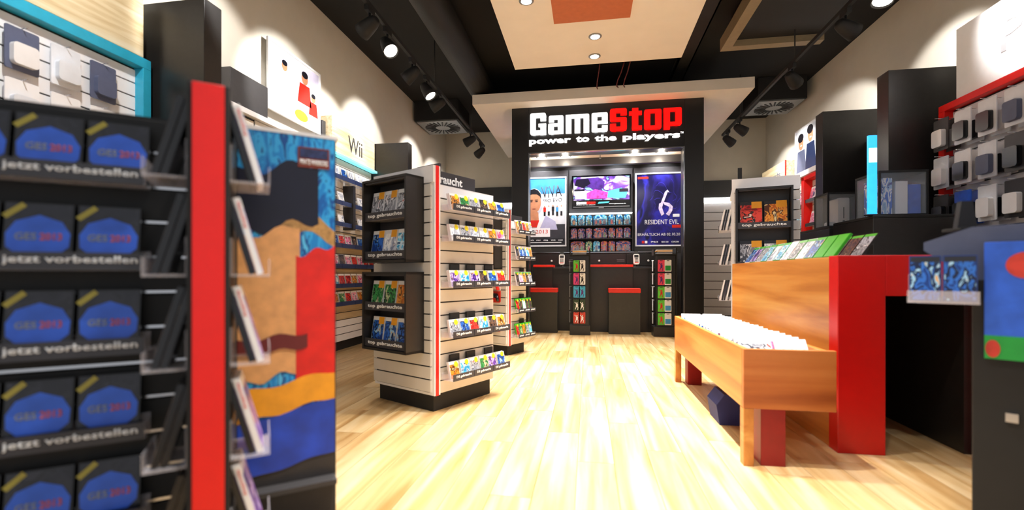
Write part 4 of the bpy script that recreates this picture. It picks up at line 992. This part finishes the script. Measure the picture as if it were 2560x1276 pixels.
# console display cases on a black counter between the dividers
for k, b in enumerate(((2.36, 2.98, 4.3, 4.94), (2.45, 3.28, 5.2, 6.06))):
    ct = thing('console_pedestal', ['high black pedestal carrying the glass case of cartons', 'high black pedestal carrying the glass case with white console'][k], 'pedestal', ((b[0] + b[1]) / 2, (b[2] + b[3]) / 2, 0))
    hx, hy = (b[1] - b[0]) / 2, (b[3] - b[2]) / 2
    bx('body', (-hx, hx, -hy, hy, .06, 1.47), LAM, ct, .004); bx('plinth', (-hx + .03, hx - .03, -hy + .03, hy - .03, 0, .06), BLACK, ct); bx('top', (-hx, hx, -hy, hy, 1.471, 1.495), BLACK, ct, .004)
def glasscase(x, y, w, d, h, z, label):
    t = thing('glass_case', label, 'display case', (x, y, z))
    bx('base', (-w / 2, w / 2, -d / 2, d / 2, 0, .025), BLACK, t); bx('lid', (-w / 2, w / 2, -d / 2, d / 2, h - .02, h), BLACK, t)
    for sx in (-1, 1):
        for sy in (-1, 1): bx('corner_post', (sx * (w / 2 - .008) - .008, sx * (w / 2 - .008) + .008, sy * (d / 2 - .008) - .008, sy * (d / 2 - .008) + .008, .025, h - .02), BLACK, t)
    bx('pane', (-w / 2 + .016, w / 2 - .016, -d / 2 + .004, -d / 2 + .008, .025, h - .02), GLASS, t); bx('pane', (-w / 2 + .016, w / 2 - .016, d / 2 - .008, d / 2 - .004, .025, h - .02), GLASS, t)
    for sx in (-1, 1): bx('pane', (sx * (w / 2 - .006) - .002, sx * (w / 2 - .006) + .002, -d / 2 + .016, d / 2 - .016, .025, h - .02), GLASS, t)
    return t
p = atY(2103, 560, 5.5)
glasscase(p[0], 5.55,   .36, .30, .38, 1.495, 'black edged glass case holding a white upright console')
cn = thing('game_console', 'white upright games console inside the glass case', 'console', (p[0], 5.55, 1.521))
MB().prism(rr(-.055, 0, .055, .30, .015, .015, .008, .008), -.1, .12, CASEW).build('body', cn); bx('disc_slot', (-.004, .004, -.102, -.1, .08, .2), GREYP, cn)
MB().lathe([(.012, 0), (.012, .003)], STEEL, 16, T(0, -.1, .05) @ RXm(PI / 2)).build('power_button', cn)
pd = thing('game_controller', 'white controller lying beside the upright console in the glass case', 'controller', (p[0] - .11, 5.5, 1.521))
MB().prism(rr(-.04, 0, .04, .045, .02, .02, .01, .01), -.04, .04, CASEW).build('body', pd)
p = atY(2238, 540, 4.55)
glasscase(p[0], 4.62, .38, .36, .40, 1.495, 'black edged glass case holding blue and white boxes')
for k, (dx, m, nm) in enumerate(((-.10, cover('blue_white_box', ['#2a6ad8', '#f4f6fa', '#9cc4f0', '#1a3a98', '#f0f0f8'], None, 2.2), 'blue and white'), (.02, MATS['white_melamine'], 'white'), (.12, PBLUE, 'deep blue'))):
    b = thing('console_box', '%s console carton inside the second glass case' % nm, 'carton', (p[0] + dx, 4.62, 1.521), 0, 'cartons in the glass case')
    bx('carton', (-.048, .048, -.12, .12, 0, .32 - .03 * k), m, b, .003); bx('tape', (-.02, .02, -.12, .12, .32 - .03 * k, .321 - .03 * k), PPALE, b)
p = atY(2180, 470, 4.34)
bl = thing('light_column', 'slim blue light column standing in front of the black divider', 'light column', (p[0], 4.34, 1.495))
bx('column', (-.034, .034, -.012, .012, .012, .68), BLUEL, bl, .004); bx('base', (-.05, .05, -.03, .03, 0, .012), BLACK, bl, .004); bx('white_insert', (-.03, .03, -.015, -.012, .45, .57), EW, bl)

# ================================================================== wooden table with red end
TX, TY0, TY1 = 1.38, 2.83, 4.75
tb = thing('wooden_table', 'tall honey oak display table with bright red end arch', 'table', (TX, TY0, 0)); TL = TY1 - TY0; TWD = .72
bx('side_panel', (0, .04, .1, TL, .0, 1.10), TABLE_LIT, tb, .003); bx('top', (.04, TWD, .1, TL, 1.06, 1.10), TABLE_LIT, tb, .003)
bx('far_panel', (.04, TWD, TL - .04, TL, 0, 1.06), TABLE_SHADE, tb); bx('inner_panel', (TWD - .04, TWD, .1, TL - .04, 0, 1.06), LAM, tb)
bx('red_post', (-.004, .235, 0, .1, 0, 1.105), REDD, tb, .004); bx('red_beam', (.235, TWD, 0, .1, .88, 1.105), REDD, tb, .004)
bx('red_post', (TWD, TWD + .10, 0, .1, 0, 1.105), REDD, tb, .004)
# display bin in front of it
bnx0, bnx1, by0, by1 = .80, 1.24, 2.56, 4.50
bn = thing('wooden_bin', 'low honey oak bin on red legs full of games beside the table', 'bin', (bnx0, by0, 0)); bw, bl_ = bnx1 - bnx0, by1 - by0
bx('side_board', (0, .03, .03, bl_ - .03, .30, .61), TABLE_LIT, bn, .003); bx('end_board', (0, bw, 0, .03, .30, .61), TABLE_SHADE, bn, .003)
bx('side_board', (bw - .03, bw, .03, bl_ - .03, .30, .60), TABLE_LIT, bn, .003); bx('end_board', (0, bw, bl_ - .03, bl_, .30, .61), TABLE_SHADE, bn, .003)
bx('bottom_board', (.03, bw - .03, .03, bl_ - .03, .42, .44), TABLE_LIT, bn); bx('bracket', (bw, 1.379 - bnx0, .4, bl_ - .1, .44, .46), TABLE_LIT, bn)
for yy in (0, bl_ - .06): bx('oak_leg', (0, .05, yy, yy + .06, 0, .30), TABLE_LIT, bn, .003)
for xx, yy in ((.09, .02), (.09, bl_ - .14)): bx('red_leg', (xx, xx + .12, yy, yy + .12, 0, .30), mat('dark_red_laminate', '#8c0606', .45), bn, .003)
random.seed(21)
for col_ in range(2):
    for k in range(19):
        x = bnx0 + .125 + col_ * .185; y = by0 + .10 + k * .09
        c = random.choice(['white', 'grey', 'cyan', 'grey', 'pink', 'blue'])
        game(T(x, y, .4415) @ RXm(-.62 + random.uniform(-.03, .03)), c, 'pale %s game case leaning in the oak bin, row by the %s' % (c, ['aisle', 'table'][col_]), 'games leaning in the oak bin', w=.165, h=.235, body=CASEW)
sb_ = thing('shopping_bag', 'small navy bag on the floor under the oak bin', 'bag', (.96, 3.35, 0))
MB().prism([(-.1, 0), (.1, 0), (.12, .13), (.07, .2), (-.07, .2), (-.12, .13)], -.12, .12, mat('navy_fabric', '#232a66', .7, bump=.1)).build('body', sb_); MB().tube((-.06, 0, .19), (.06, 0, .19), .012, BLACK, 8).build('handle', sb_)
# games leaning on the table top
tops = [('blue', 'x'), ('purple', 'x'), ('grey', 'x'), ('cyan', 'x'), ('white', 'x'), ('cyan', 'x'), ('white', ''), ('grey', 'x'), ('white', 'x')]
for k in range(12):
    y = TY1 - .12 - k * .135; c, f_ = tops[k % 9]
    nearest = k > 9
    M = T(TX + .10, y, 1.106) @ RZm(-PI / 2 + .0) @ RXm(-.6)
    game(M, 'green' if nearest else c, '%s game case leaning along the table top edge' % ('green' if nearest else c), 'games leaning along the oak table top', w=.128, h=.17, body=CASEG if k % 2 or nearest else CASEW, fam='x' if f_ else '', covm=mat('plain_green_cover', '#3fb01e', .35, var=.1) if nearest else None)
    for q in range(1):
        c2 = random.choice(['white', 'grey', 'dark'])
        game(T(TX + .25 + q * .17, y, 1.106) @ RZm(-PI / 2) @ RXm(-.6), c2, '%s game case lying in the inner rows of the table top' % c2, 'games in inner rows of the table top', w=.128, h=.17, body=CASEG if q else CASEK, fam='x')

# ================================================================== black stand at the right edge
o = c2r(1.62, 1.62); dr = c2r(.707, .707); ang = math.atan2(-dr[0], dr[1])
RS = thing('preorder_stand', 'black foreground stand with blue game panel and sloping grey top', 'display stand', (o[0], o[1], 0), ang); RSM = frame((o[0], o[1], 0), ang)
bx('body', (.0, .6, .0, .5, .06, .98), BLACK, RS, .004); bx('plinth', (.03, .57, .03, .47, 0, .06), BLACK, RS)
bx('blue_panel', (.03, .5, -.012, 0, .71, 1.11), PBLUE, RS, .003); MB().prism(ell(.13, 1.03, .05, .045), -.014, -.012, CRED).build('panel_print', RS); MB().prism(rr(.03, .71, .5, .79), -.014, -.012, MG).build('panel_print', RS); MB().prism(ell(.05, .745, .018, .03), -.016, -.014, CRED).build('panel_print', RS)
MB().prism([(-.13, 1.09), (.0, .98), (.6, .98), (.6, 1.19), (-.0, 1.17), (-.13, 1.12)], .05, .5, GREYC).build('sloping_top', RS)
bx('lock', (.08, .11, -.008, 0, .5, .53), CHROME, RS)
MB().box((-.17, .02, -.05, -.004, .895, .90), ACR).box((-.17, .02, -.054, -.05, .895, .94), ACR).box((-.17, .0, -.004, .0, .895, 1.0), ACR).build('clear_holder', RS)
for k in range(2):
    game(RSM @ T(-.122 + k * .092, -.028, .902) @ RXm(-.05), 'blue', 'blue game case in the clear holder, %s the blue panel' % ['away from', 'next to'][k], 'cases in the holder of the foreground stand', w=.088, h=.165, d=.014, body=CASEB, fam='p')
st = thing('card_stand', 'small dark display stand on the sloping grey top', 'display stand', tuple(RSM @ Vector((-.02, .3, 1.172))))
bx('foot', (-.05, .05, -.05, .05, 0, .012), BLACK, st, .003); MB().prism([(-.035, .012), (.035, .012), (.02, .12), (-.02, .12)], -.012, .012, PDARK).build('upright', st)
